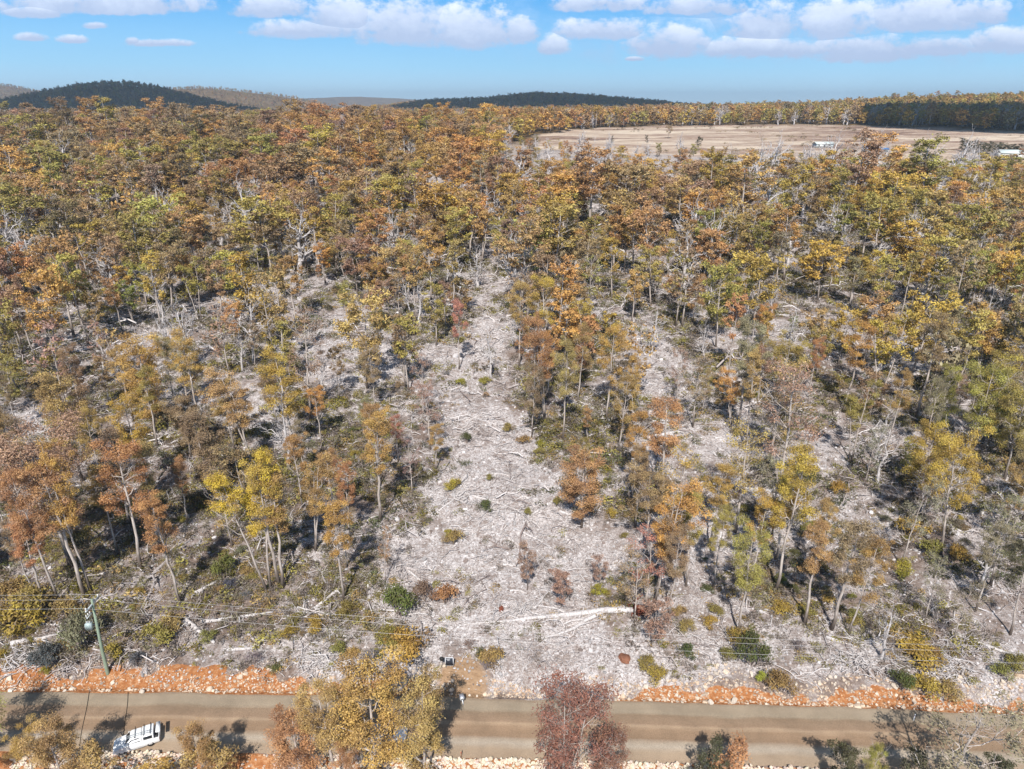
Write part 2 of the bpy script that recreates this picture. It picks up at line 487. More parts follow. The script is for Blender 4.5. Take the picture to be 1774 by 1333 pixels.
class Geo:
    """collects quads (tubes, boxes, leaves)"""
    def __init__(self): self.V = []; self.Q = []; self.M = []; self.A = []; self.n = 0

    def add(self, V, Q, m=0, a=0.5):
        V = np.asarray(V, float); Q = np.asarray(Q, int)
        self.V.append(V); self.Q.append(Q + self.n); self.n += len(V)
        self.M.append(np.full(len(Q), m)); self.A.append(np.broadcast_to(np.asarray(a, float), (len(Q),)))

    def tube(self, pts, rad, sides=6, m=0, a=0.5):
        pts = np.asarray(pts, float); k = len(pts)
        rad = np.broadcast_to(np.asarray(rad, float), (k,))
        tan = np.gradient(pts, axis=0); tan /= (np.linalg.norm(tan, axis=1, keepdims=True) + 1e-9)
        ref = np.array([0, 0, 1.]) if abs(tan[:, 2]).mean() < 0.8 else np.array([1., 0, 0])
        u = np.cross(tan, ref); u /= (np.linalg.norm(u, axis=1, keepdims=True) + 1e-9)
        v = np.cross(tan, u)
        th = np.linspace(0, 2 * np.pi, sides, endpoint=False)
        ring = pts[:, None, :] + rad[:, None, None] * (np.cos(th)[None, :, None] * u[:, None, :] + np.sin(th)[None, :, None] * v[:, None, :])
        Vv = ring.reshape(-1, 3)
        i = np.arange(k - 1)[:, None] * sides; j = np.arange(sides)[None, :]; j2 = (j + 1) % sides
        Q = np.stack([i + j, i + j2, i + sides + j2, i + sides + j], -1).reshape(-1, 4)
        # close the ends with fan quads around a centre vertex
        c0 = len(Vv); Vv = np.vstack([Vv, pts[:1], pts[-1:]])
        cap = []
        for s in range(0, sides - 1, 2):
            cap.append([c0, (s + 2) % sides, s + 1, s]); b = (k - 1) * sides
            cap.append([c0 + 1, b + s, b + s + 1, b + (s + 2) % sides])
        Q = np.vstack([Q, np.array(cap)])
        self.add(Vv, Q, m, a)

    def box(self, c, s, m=0, rot=None, taper=1.0, a=0.5):
        c = np.asarray(c, float); s = np.asarray(s, float) / 2
        P = np.array([[-1, -1, -1], [1, -1, -1], [1, 1, -1], [-1, 1, -1], [-1, -1, 1], [1, -1, 1], [1, 1, 1], [-1, 1, 1]], float) * s
        P[4:, :2] *= taper
        if rot is not None: P = P @ np.asarray(rot).T
        Q = [[0, 3, 2, 1], [4, 5, 6, 7], [0, 1, 5, 4], [1, 2, 6, 5], [2, 3, 7, 6], [3, 0, 4, 7]]
        self.add(P + c, Q, m, a)

    def leaves(self, rng, C, R, n, size, flat=0.75, m=0, avar=0.2, width=0.42):
        """n leaf sprays in each clump; C centres, R radii"""
        C = np.asarray(C); R = np.asarray(R); k = len(C)
        if k == 0 or n == 0: return
        cv = rng.uniform(0.5 - avar, 0.5 + avar, k)
        C = np.repeat(C, n, 0); RR = np.repeat(R, n); cv = np.repeat(cv, n)
        d = rng.normal(size=(k * n, 3)); d /= np.linalg.norm(d, axis=1, keepdims=True)
        d[:, 2] = np.where(d[:, 2] < -0.25, -d[:, 2] * rng.uniform(-1, 1, k * n), d[:, 2])
        rr = RR * (rng.uniform(0.1, 1.0, k * n) ** 0.5 + (rng.random(k * n) < .16) * rng.uniform(0, .55, k * n))
        P = C + d * rr[:, None] * np.array([1, 1, flat])
        P += rng.normal(size=P.shape) * 0.08 * RR[:, None]
        t = rng.normal(size=P.shape); t[:, 2] -= 0.25; t += 0.35 * d
        t /= np.linalg.norm(t, axis=1, keepdims=True)
        nrm = rng.normal(size=P.shape) * 0.75 + d * 1.2 + np.array([0, -0.0, 0.45])
        b = np.cross(nrm, t); b /= (np.linalg.norm(b, axis=1, keepdims=True) + 1e-9)
        L = size * rng.uniform(0.6, 1.35, (k * n, 1)); W = L * width
        V = np.stack([P - t * L, P + b * W, P + t * L, P - b * W], 1).reshape(-1, 3)
        Q = np.arange(k * n * 4).reshape(-1, 4)
        self.add(V, Q, m, np.clip(cv + rng.normal(size=k * n) * 0.13, 0, 1))

    def mesh(self, name, mats, smooth=False):
        return build_mesh(name, np.vstack(self.V), np.vstack(self.Q), mats, np.concatenate(self.M), {'vary': ('FACE', np.concatenate(self.A))}, smooth)


def obj(name, me, parent=None, loc=None):
    o = bpy.data.objects.new(name, me); COL.objects.link(o)
    if parent is not None: o.parent = parent
    if loc is not None: o.location = loc
    return o


def tag(o, label=None, cat=None, group=None, kind=None):
    if label: o['label'] = label
    if cat: o['category'] = cat
    if group: o['group'] = group
    if kind: o['kind'] = kind
    return o


def empty(name, loc, rz=0):
    o = bpy.data.objects.new(name, None); COL.objects.link(o)
    o.location = loc; o.rotation_euler = (0, 0, rz); o.empty_display_size = 0.3
    return o


# ------------------------------------------------------------------ the ground and the road
def make_ground():
    ys = [-400, -200, -120, -80, -50, -30, -15, 0, 10, 20, 28, 34]
    y = 38.0
    while y < 11500:
        ys.append(y)
        if y < 66: s = 0.3
        elif y < 110: s = 0.6
        else: s = y * 0.0068
        y += s
    ys = np.array(ys)
    sx = np.linspace(-1, 1, 421)
    X = sx[None, :] * (70 + 0.95 * np.maximum(ys, 0))[:, None]
    Y = np.repeat(ys[:, None], len(sx), 1)
    Z = height(X, Y)
    inroad = (Y < road_far(X) - 0.05) & (Y > road_near(X) + 0.05)
    Z = np.where(inroad, -0.06, Z)
    nr, nc = X.shape
    V = np.stack([X, Y, Z], -1).reshape(-1, 3)
    i = np.arange(nr - 1)[:, None] * nc; j = np.arange(nc - 1)[None, :]
    Q = np.stack([i + j, i + j + 1, i + nc + j + 1, i + nc + j], -1).reshape(-1, 4)
    e = (Y - road_far(X)); nb = road_near(X) - Y
    wv = 0.1 + 2.3 * vnoise(X / 7, X * 0, 61) + 1.2 * sstep(X, 18, 40) - 2.6 * np.exp(-((X - 4) / 11.) ** 2) + 1.2 * np.exp(-((X + 50) / 9.) ** 2)
    wv = np.minimum(wv, 1.1 + 1.1 * sstep(-X, 18, 30)) + 1.8 * (vnoise(X / 2.6, X * 0, 64) - .5) + 1.0 * (vnoise(X / .9, Y / .9, 65) - .5)
    bank = sstep(e, -0.5, 0.2) * (1 - sstep(e, wv, wv + 1.3)) + 0.75 * sstep(nb, -0.5, 0.2) * (1 - sstep(nb, 3, 9))
    litter = 0.12 + 0.7 * (fbm(X / 14, Y / 14, 81) - 0.35) + 0.30 * (1 - clearing(X, Y, Z)) * (1 - .6 * sstep(Y, 110, 200)) + .12 * sstep(-X, 5, 30) * (1 - sstep(Y, 80, 130))
    litter = np.clip(litter, 0, 1)
    pd = field_mask(X, Y)
    far = sstep(Y, 420, 700) * (1 - pd)
    dd = ((X + 5.6) / 3.0) ** 2 + ((Y - 57.0) / 3.4) ** 2 + (vnoise(X / 1.2, Y / 1.2, 91) - .5) * .5
    dirt = 1 - sstep(dd, 0.75, 1.25)
    me = build_mesh('ground', V, Q, [M_GROUND], None, {k: ('POINT', v.ravel()) for k, v in dict(bank=bank, litter=litter, paddock=pd, far=far, dirt=dirt).items()}, True)
    o = obj('ground', me); tag(o, kind='structure')


# open scree seen in the photo: ellipses in photo pixels (x, y, rx, ry, strength)
CLEAR = [(800, 660, 120, 50, .9), (850, 760, 85, 90, 1), (850, 870, 130, 80, 1), (870, 960, 200, 80, 1), (860, 1060, 190, 70, 1), (900, 1150, 270, 60, 1),
         (1000, 1130, 150, 50, 1), (620, 640, 90, 35, .8), (560, 600, 70, 40, .7), (440, 710, 70, 40, .8), (350, 640, 60, 35, .5), (255, 590, 60, 25, .7),
         (490, 760, 50, 25, .9), (240, 640, 60, 25, .6), (60, 740, 70, 30, .6), (1150, 650, 60, 50, .85), (1180, 760, 90, 70, .8), (1290, 700, 70, 50, .55),
         (1290, 790, 90, 60, .7), (1430, 770, 60, 60, .7), (1500, 890, 60, 40, .55), (1230, 900, 70, 60, .5), (1330, 1130, 200, 50, .7), (1200, 1070, 100, 70, .7), (1600, 600, 60, 40, .6),
         (1390, 440, 50, 30, .6), (1560, 640, 70, 40, .5), (1700, 880, 80, 60, .6), (1000, 510, 50, 60, .6), (830, 520, 50, 50, .7), (840, 600, 40, 60, .9), (500, 440, 80, 30, .4),
         (560, 960, 60, 35, .6), (640, 920, 60, 40, .5), (30, 975, 50, 30, .6), (350, 920, 50, 30, .5), (560, 1120, 160, 40, .5), (1100, 600, 60, 60, .4), (1240, 860, 60, 40, .6), (1760, 1150, 60, 60, .5), (1480, 560, 60, 40, .4), (660, 640, 40, 40, .6)]


def clearing(X, Y, Z):
    px, py, dep = project(X, np.maximum(Y, 20.), Z)
    c = np.zeros(np.shape(X))
    wob = (vnoise(np.asarray(X) / 7, np.asarray(Y) / 7, 15) - .5) * .7
    for (x, y, rx, ry, s) in CLEAR:
        d = ((px - x) / rx) ** 2 + ((py - y) / ry) ** 2 + wob
        c = np.maximum(c, s * (1 - sstep(d, 0.6, 1.3)))
    return np.where(np.asarray(Y) < 20, 0, c)


make_ground()

xs = np.linspace(-140, 140, 281)
vs = np.linspace(0, 1, 15)
XX = np.repeat(xs[:, None], len(vs), 1)
wobf = (fbm(XX / 2.5, XX * 0, 7) - .5) * 0.5; wobn = (fbm(XX / 2.5, XX * 0 + 9, 8) - .5) * 0.5
YY = (road_near(XX) + wobn) * (1 - vs) + (road_far(XX) + wobf) * vs
ZZ = 0.03 + 0.10 * (1 - (2 * vs - 1) ** 2)[None, :] + 0 * XX
nr, nc = XX.shape
i = np.arange(nr - 1)[:, None] * nc; j = np.arange(nc - 1)[None, :]
Q = np.stack([i + j, i + nc + j, i + nc + j + 1, i + j + 1], -1).reshape(-1, 4)
road = obj('road', build_mesh('road', np.stack([XX, YY, ZZ], -1).reshape(-1, 3), Q, [M_ROAD], None, {'across': ('POINT', np.broadcast_to(vs, XX.shape).ravel())}, True))
tag(road, kind='structure')

# ------------------------------------------------------------------ tree archetypes
def bend(p0, p1, rng, k=5, w=0.06, sag=0.0):
    p0 = np.asarray(p0, float); p1 = np.asarray(p1, float)
    t = np.linspace(0, 1, k)[:, None]
    P = p0 + (p1 - p0) * t
    L = np.linalg.norm(p1 - p0)
    off = rng.normal(size=(k, 3)) * w * L; off[0] = 0; off[-1] = 0
    P += off
    P[:, 2] += (np.sin(t[:, 0] * np.pi) * sag * L)
    return P


def gum(seed, H=20., cb=0.45, R=3.2, limbs=11, leaves=7000, size=0.16, clump=1.15, dead=0.14, twig=2, forks=1, lean=0.035, flat=0.95, lod=False, sub=3, top=True):
    rng = np.random.default_rng(seed)
    T = Geo(); Cc = []; Cr = []
    base_r = H * 0.0098 / (forks ** .35)
    stems = []
    for f in range(forks):
        az = rng.uniform(0, 6.28); sp = 0 if forks == 1 else rng.uniform(.06, .14) * H
        b0 = np.array([math.cos(az) * .25 * (forks > 1), math.sin(az) * .25 * (forks > 1), -0.4])
        tp = np.array([rng.normal() * lean * H + math.cos(az) * sp, rng.normal() * lean * H + math.sin(az) * sp, H * rng.uniform(.86, .94) if f == 0 else H * rng.uniform(.7, .9)])
        P = bend(b0, tp, rng, 8, 0.0055, 0)
        tt = np.linspace(0, 1, 8)
        r = base_r * (1 - tt) ** 0.7 + 0.02 * H / 20
        r[0] *= 1.45
        T.tube(P, r, 5 if lod else 7)
        stems.append((P, r))
    for f, (P, r) in enumerate(stems):
        nl = max(3, limbs // forks)
        for i in range(nl):
            t = cb + (0.97 - cb) * (i + rng.uniform(.1, .9)) / nl
            q = t * (len(P) - 1); a = int(q); fr = q - a
            p = P[a] * (1 - fr) + P[min(a + 1, len(P) - 1)] * fr
            rr0 = (r[a] * (1 - fr) + r[min(a + 1, len(P) - 1)] * fr)
            s = (t - cb) / (1 - cb)
            prof = 0.55 + 0.6 * math.sin(min(1, s * 1.25) * math.pi * .8 + .25)
            rad = R * prof * rng.uniform(.55, 1.15) * (1 if forks == 1 else .8)
            az = i * 2.4 + rng.uniform(-.7, .7)
            e = p + np.array([math.cos(az) * rad, math.sin(az) * rad, rad * rng.uniform(.45, 1.35) + 0.3])
            L = bend(p, e, rng, 5, .06, -0.08)
            T.tube(L, np.linspace(rr0 * .62, 0.025 * H / 20, 5), 4 if lod else 5)
            isdead = rng.random() < dead
            if not isdead:
                Cc.append(e); Cr.append(clump * rng.uniform(.7, 1.1))
                Cc.append(L[3] - np.array([0, 0, .25])); Cr.append(clump * rng.uniform(.5, .85))
            for k in range(sub):
                u = rng.uniform(.35, .85); g = L[int(u * 4)]
                az2 = az + rng.uniform(-1.4, 1.4); r2 = rad * rng.uniform(.28, .55) + .3
                e2 = g + np.array([math.cos(az2) * r2, math.sin(az2) * r2, r2 * rng.uniform(.1, 1.1)])
                L2 = bend(g, e2, rng, 4, .09)
                T.tube(L2, np.linspace(rr0 * .3, 0.015 * H / 20, 4), 3 if lod else 4)
                if not isdead: Cc.append(e2); Cr.append(clump * rng.uniform(.45, .95))
                for q in range(twig if not isdead else twig + 2):
                    g3 = L2[rng.integers(1, 4)]
                    d = rng.normal(size=3); d[2] = abs(d[2]); d /= np.linalg.norm(d)
                    e3 = g3 + d * rng.uniform(.5, 1.2) * clump
                    T.tube(bend(g3, e3, rng, 3, .1), [.022 * H / 20, .015 * H / 20, .008 * H / 20], 3)
        if top:
            Cc.append(P[-1] + np.array([0, 0, .2])); Cr.append(clump * 1.0)
            for k in range(2):
                Cc.append(P[-1] + rng.normal(size=3) * np.array([.8, .8, .3]) * clump); Cr.append(clump * .75)
    G = Geo()
    if Cc:
        G.leaves(rng, np.array(Cc), np.array(Cr), max(1, int(leaves / len(Cc))), size, flat, avar=.24)
    return T, G


def arch(kind, seed, lod):
    """lod 0 near, 1 middle, 2 far"""
    nl, sz = {0: (1.0, 1.0), 1: (0.19, 2.5), 2: (0.042, 5.2)}[lod]
    K = dict(
        gum=dict(H=20, cb=.44, R=2.5, limbs=14, leaves=16500, size=.092, clump=1.0),
        slender=dict(H=20, cb=.50, R=1.65, limbs=12, leaves=12500, size=.088, clump=.88, lean=.03),
        broad=dict(H=17, cb=.34, R=3.3, limbs=15, leaves=20000, size=.096, clump=1.15, lean=.04),
        forked=dict(H=19, cb=.44, R=2.7, limbs=16, leaves=16500, size=.092, clump=.95, forks=2),
        sparse=dict(H=18, cb=.30, R=3.0, limbs=14, leaves=2600, size=.14, clump=1.0, dead=.4, twig=4, sub=4),
        mauve=dict(H=15, cb=.14, R=3.3, limbs=20, leaves=14000, size=.12, clump=1.15, dead=.12, twig=7, sub=6, forks=2),
        small=dict(H=8, cb=.26, R=1.7, limbs=9, leaves=3800, size=.12, clump=.7, sub=3, lean=.05),
        column=dict(H=16, cb=.20, R=2.0, limbs=16, leaves=20000, size=.095, clump=1.05, sub=2, dead=.05),
        wood=dict(H=15, cb=.10, R=3.3, limbs=16, leaves=12500, size=.15, clump=1.4),
    )[kind]
    K = dict(K); K['leaves'] = int(K['leaves'] * nl); K['size'] *= sz
    if lod == 2: K['twig'] = 0; K['sub'] = 2; K['lod'] = True; K['dead'] = 0.1
    if lod == 1: K['twig'] = min(1, K.get('twig', 1)) if kind not in ('mauve', 'sparse') else 3; K['lod'] = True
    return gum(seed, **K), K['H']


def deadtree(seed, H=16., R=4.0, limbs=9, levels=3, th=1.0):
    rng = np.random.default_rng(seed)
    T = Geo()
    tp = np.array([rng.normal() * .06 * H, rng.normal() * .06 * H, H * .8])
    P = bend([0, 0, -.4], tp, rng, 8, .018)
    r = (H * .019 * (1 - np.linspace(0, 1, 8)) ** .8 + .05) * th; r[0] *= 1.4
    T.tube(P, r, 6)

    def rec(p, d, L, rad, lev):
        e = p + d * L
        Q = bend(p, e, rng, 5, .09, .03)
        T.tube(Q, np.linspace(rad, rad * .35, 5), 4 if lev > 1 else 5)
        if lev >= levels: return
        for k in range(3 + (lev == 1)):
            a = Q[rng.integers(1, 5)]
            nd = d + rng.normal(size=3) * .65 + np.array([0, 0, .12]); nd /= np.linalg.norm(nd)
            rec(a, nd, L * rng.uniform(.4, .68), rad * .5, lev + 1)
    for i in range(limbs):
        t = .3 + .68 * (i + .5) / limbs; q = t * 7; a = int(q)
        az = i * 2.4 + rng.uniform(-.6, .6)
        d = np.array([math.cos(az), math.sin(az), rng.uniform(.4, 1.5)]); d /= np.linalg.norm(d)
        rec(P[a], d, R * rng.uniform(.55, 1.1) * (1.2 - .5 * t), r[a] * .62, 1)
    rec(P[-1], np.array([0.1, 0, 1.]), H * .2, r[-1], 1)
    return T, H


ARCH = {}
SPEC = [('gum', 1), ('gum', 2), ('gum', 3), ('gum', 4), ('slender', 5), ('slender', 6), ('broad', 7), ('broad', 8), ('forked', 9), ('forked', 10), ('sparse', 11), ('sparse', 12),
        ('mauve', 13), ('small', 14), ('small', 15), ('column', 16), ('gum', 17), ('slender', 18)]
for idx, (k, s) in enumerate(SPEC):
    for lod in (0, 1):
        (T, G), H = arch(k, s * 101, lod)
        ARCH[(idx, lod)] = (T.mesh('trunk', [M_BARK]), G.mesh('crown', [M_LEAF]), H)
BYKIND = {}
for idx, (k, s) in enumerate(SPEC): BYKIND.setdefault(k, []).append(idx)
DEADM = []
for s in range(5):
    T, H = deadtree(900 + s, 16, 4.2, 9 + s % 3)
    DEADM.append((T.mesh('dead_wood', [M_DEAD]), H))
DEADF = []
for s in range(5):
    T, H = deadtree(940 + s, 16, 5.4, 11, 3, 1.9)
    DEADF.append((T.mesh('dead_wood', [M_DEAD]), H))

# merged archetypes (trunk and crown in one mesh) for the masses of trees past the counted ones
def hidden_collection(name, meshes):
    c = bpy.data.collections.new(name)
    for k, me in enumerate(meshes):
        o = bpy.data.objects.new('%s_%02d' % (name, k), me); c.objects.link(o)
    return c


def merged(kind, seed, lod):
    (T, G), H = arch(kind, seed * 101, lod)
    for q in range(len(G.V)): T.add(G.V[q], G.Q[q] - (G.Q[q].min() if len(G.Q[q]) else 0), 1, G.A[q])
    return T.mesh('tree_form', [M_BARK, M_LEAF])


MIDK = [('gum', 1), ('gum', 2), ('gum', 3), ('broad', 7), ('broad', 8), ('slender', 5), ('forked', 9), ('sparse', 11), ('mauve', 13), ('broad', 27), ('gum', 28)]
FARK = [('wood', 31), ('wood', 32), ('wood', 33), ('broad', 34), ('wood', 35), ('wood', 36), ('gum', 37)]
C_MID = hidden_collection('mid_tree', [merged(k, s, 1) for k, s in MIDK])
C_FAR = hidden_collection('far_tree', [merged(k, s, 2) for k, s in FARK])
C_DEAD = hidden_collection('dead_tree_form', [d[0] for d in DEADF])


def scatter(name, pts, rot, scl, idx, tint, coll, kind='stuff'):
    """one object whose points carry small instances"""
    me = bpy.data.meshes.new(name)
    n = len(pts)
    me.vertices.add(n); me.vertices.foreach_set('co', np.asarray(pts, np.float32).ravel())
    a = me.attributes.new('rot', 'FLOAT_VECTOR', 'POINT'); a.data.foreach_set('vector', np.asarray(rot, np.float32).ravel())
    a = me.attributes.new('scl', 'FLOAT_VECTOR', 'POINT'); a.data.foreach_set('vector', np.asarray(scl, np.float32).ravel())
    a = me.attributes.new('idx', 'INT', 'POINT'); a.data.foreach_set('value', np.asarray(idx, np.int32))
    a = me.attributes.new('tint', 'FLOAT_COLOR', 'POINT'); a.data.foreach_set('color', np.asarray(tint, np.float32).ravel())
    o = obj(name, me); tag(o, kind=kind)
    ng = bpy.data.node_groups.new(name + '_nodes', 'GeometryNodeTree')
    ng.interface.new_socket(name='Geometry', in_out='INPUT', socket_type='NodeSocketGeometry')
    ng.interface.new_socket(name='Geometry', in_out='OUTPUT', socket_type='NodeSocketGeometry')
    N = ng.nodes; L = ng.links
    gi = N.new('NodeGroupInput'); go = N.new('NodeGroupOutput')
    ci = N.new('GeometryNodeCollectionInfo'); ci.inputs['Collection'].default_value = coll
    ci.inputs['Separate Children'].default_value = True; ci.inputs['Reset Children'].default_value = True
    iop = N.new('GeometryNodeInstanceOnPoints'); iop.inputs['Pick Instance'].default_value = True

    def attr(nm, ty):
        k = N.new('GeometryNodeInputNamedAttribute'); k.data_type = ty; k.inputs['Name'].default_value = nm
        return k.outputs[0]
    L.new(gi.outputs[0], iop.inputs['Points']); L.new(ci.outputs[0], iop.inputs['Instance'])
    L.new(attr('idx', 'INT'), iop.inputs['Instance Index'])
    er = N.new('FunctionNodeEulerToRotation'); L.new(attr('rot', 'FLOAT_VECTOR'), er.inputs[0])
    L.new(er.outputs[0], iop.inputs['Rotation']); L.new(attr('scl', 'FLOAT_VECTOR'), iop.inputs['Scale'])
    L.new(iop.outputs[0], go.inputs[0])
    md = o.modifiers.new('scatter', 'NODES'); md.node_group = ng
    return o


# ------------------------------------------------------------------ colours of the crowns
TINT = dict(rust=(0.47, 0.245, 0.108), amber=(0.57, 0.32, 0.092), mustard=(0.51, 0.345, 0.068), olive=(0.37, 0.315, 0.080), brown=(0.33, 0.225, 0.13),
            mauve=(0.36, 0.215, 0.165), yellow=(0.60, 0.41, 0.05), dark=(0.09, 0.085, 0.045), green=(0.20, 0.21, 0.055), greyolive=(0.28, 0.25, 0.155), red=(0.48, 0.21, 0.15), ochre=(0.45, 0.30, 0.112),
            maroon=(0.26, 0.115, 0.085))
WORD = dict(maroon='maroon', rust='rust orange', amber='amber', mustard='mustard yellow', olive='olive', brown='brown', mauve='mauve brown', yellow='bright yellow', dark='dark green', green='green', greyolive='grey olive', red='reddish', ochre='ochre brown')


def tint_of(name, rng, v=0.16, pull=0.0):
    c = (np.array(TINT[name]) * (1 - pull) + np.array((.50, .31, .11)) * pull) * rng.uniform(1 - v, 1 + v) * (1 + rng.normal(size=3) * .05)
    return np.clip(c, .01, .9)


def pick_tint(px, py, rng):
    a = dict(rust=.17, amber=.17, ochre=.22, brown=.18, mustard=.08, olive=.13, mauve=.07, greyolive=.04)
    if px > 1150:
        g = min(1, (px - 1150) / 350)
        a['mustard'] += .34 * g; a['olive'] += .42 * g; a['dark'] = .07 * g; a['rust'] *= 1 - .75 * g; a['mauve'] *= 1 - .5 * g
        if py > 650: a['greyolive'] = .35 * g
    if px < 480 and py < 560: a['brown'] += .34; a['olive'] += .26; a['dark'] = .05
    if 480 < px < 1150 and py < 420: a['amber'] += .25; a['rust'] += .12; a['mustard'] += .06
    if py > 500 and px < 1150: a['rust'] += .08; a['mauve'] += .06; a['brown'] += .06
    if py < 255 and px < 700: a['brown'] += .2; a['mauve'] += .15
    ks = list(a); p = np.array([a[k] for k in ks]); p /= p.sum()
    return ks[rng.choice(len(ks), p=p)]


# ------------------------------------------------------------------ places named in labels
def place_name(px, py):
    if py > 1180: return 'on the near side of the gravel road' if py > 1290 else 'at the edge of the gravel road'
    row = 0 if py > 1040 else 1 if py > 900 else 2 if py > 770 else 3 if py > 640 else 4 if py > 520 else 5
    if px < 230: c = ['behind the utility pole', 'up slope of the utility pole', 'on the left edge slope', 'on the upper left slope', 'high on the left slope', 'in the upper left forest'][row]
    elif px < 500: c = ['right of the utility pole', 'by the tall yellow gum', 'behind the tall yellow gum', 'above the tall yellow gum', 'midway up the left slope', 'in the forest left of centre'][row]
    elif px < 760: c = ['left of the black sign', 'left of the rocky clearing', 'bordering the clearing on its left', 'left of the clearing top', 'above left of the clearing', 'in the forest above left of the clearing'][row]
    elif px < 1000: c = ['by the fallen white tree', 'in the rocky clearing', 'in the upper rocky clearing', 'at the top of the clearing', 'straight above the clearing', 'in the central upper forest'][row]
    elif px < 1250: c = ['right of the fallen white tree', 'bordering the clearing on its right', 'right of the upper clearing', 'in the grove right of the clearing', 'above right of the clearing', 'below the dry paddock'][row]
    elif px < 1500: c = ['over the orange bank on the right', 'in the tall right grove', 'behind the tall right grove', 'on the open right scree', 'midway up the right slope', 'below the blue roofed house'][row]
    else: c = ['above the far right bank', 'in the shady right gully', 'above the shady right gully', 'on the far right slope', 'high on the right slope', 'in the upper right forest'][row]
    return c


ORD = ['', 'second', 'third', 'fourth', 'fifth', 'sixth', 'seventh', 'eighth', 'ninth', 'tenth', 'eleventh', 'twelfth', 'thirteenth', 'fourteenth', 'fifteenth', 'sixteenth', 'seventeenth', 'eighteenth', 'nineteenth', 'twentieth']
REG = []       # (object, word phrase, place, px)


def register(o, phrase, X, Y):
    Z = hz(X, Y); px, py, _ = project(X, Y, Z)
    REG.append((o, phrase, place_name(px, py), float(px)))


def finish_labels():
    d = {}
    for o, ph, pl, px in REG: d.setdefault((ph, pl), []).append((px, o))
    for (ph, pl), L in d.items():
        L.sort(key=lambda q: q[0])
        n = len(L)
        for i, (px, o) in enumerate(L):
            if n == 1: o['label'] = 'lone %s %s' % (ph, pl) if len((ph + pl).split()) < 4 else '%s %s' % (ph, pl)
            elif i == 0: o['label'] = 'leftmost %s %s' % (ph, pl)
            elif i == n - 1: o['label'] = 'rightmost %s %s' % (ph, pl)
            elif i < len(ORD): o['label'] = '%s %s from the left %s' % (ORD[i], ph, pl)
            else: o['label'] = '%s from the right %s %s' % (ORD[min(n - 1 - i, 19)], ph, pl)


LIVE = []      # (X, Y) of placed trees


def add_tree(idx, X, Y, Hm, wid, tint, rng, lod, lean=(0, 0), label=None, phrase=None, tname=None):
    tr, cr, H = ARCH[(idx, lod)]
    root = empty('eucalyptus_tree', (X, Y, hz(X, Y)), rng.uniform(0, 6.28))
    s = Hm / H
    root.scale = (s * wid, s * wid, s)
    if lean != (0, 0):
        root.rotation_euler = (Matrix.Rotation(lean[0], 4, 'X') @ Matrix.Rotation(lean[1], 4, 'Y') @ Matrix.Rotation(root.rotation_euler.z, 4, 'Z')).to_euler()
    a = obj('trunk', tr, root); b = obj('crown', cr, root)
    b['tint'] = [float(q) for q in tint]
    tag(root, label, 'tree', 'eucalypts on the hillside')
    LIVE.append((X, Y))
    if not label: register(root, phrase, X, Y)
    return root


rng = np.random.default_rng(2024)
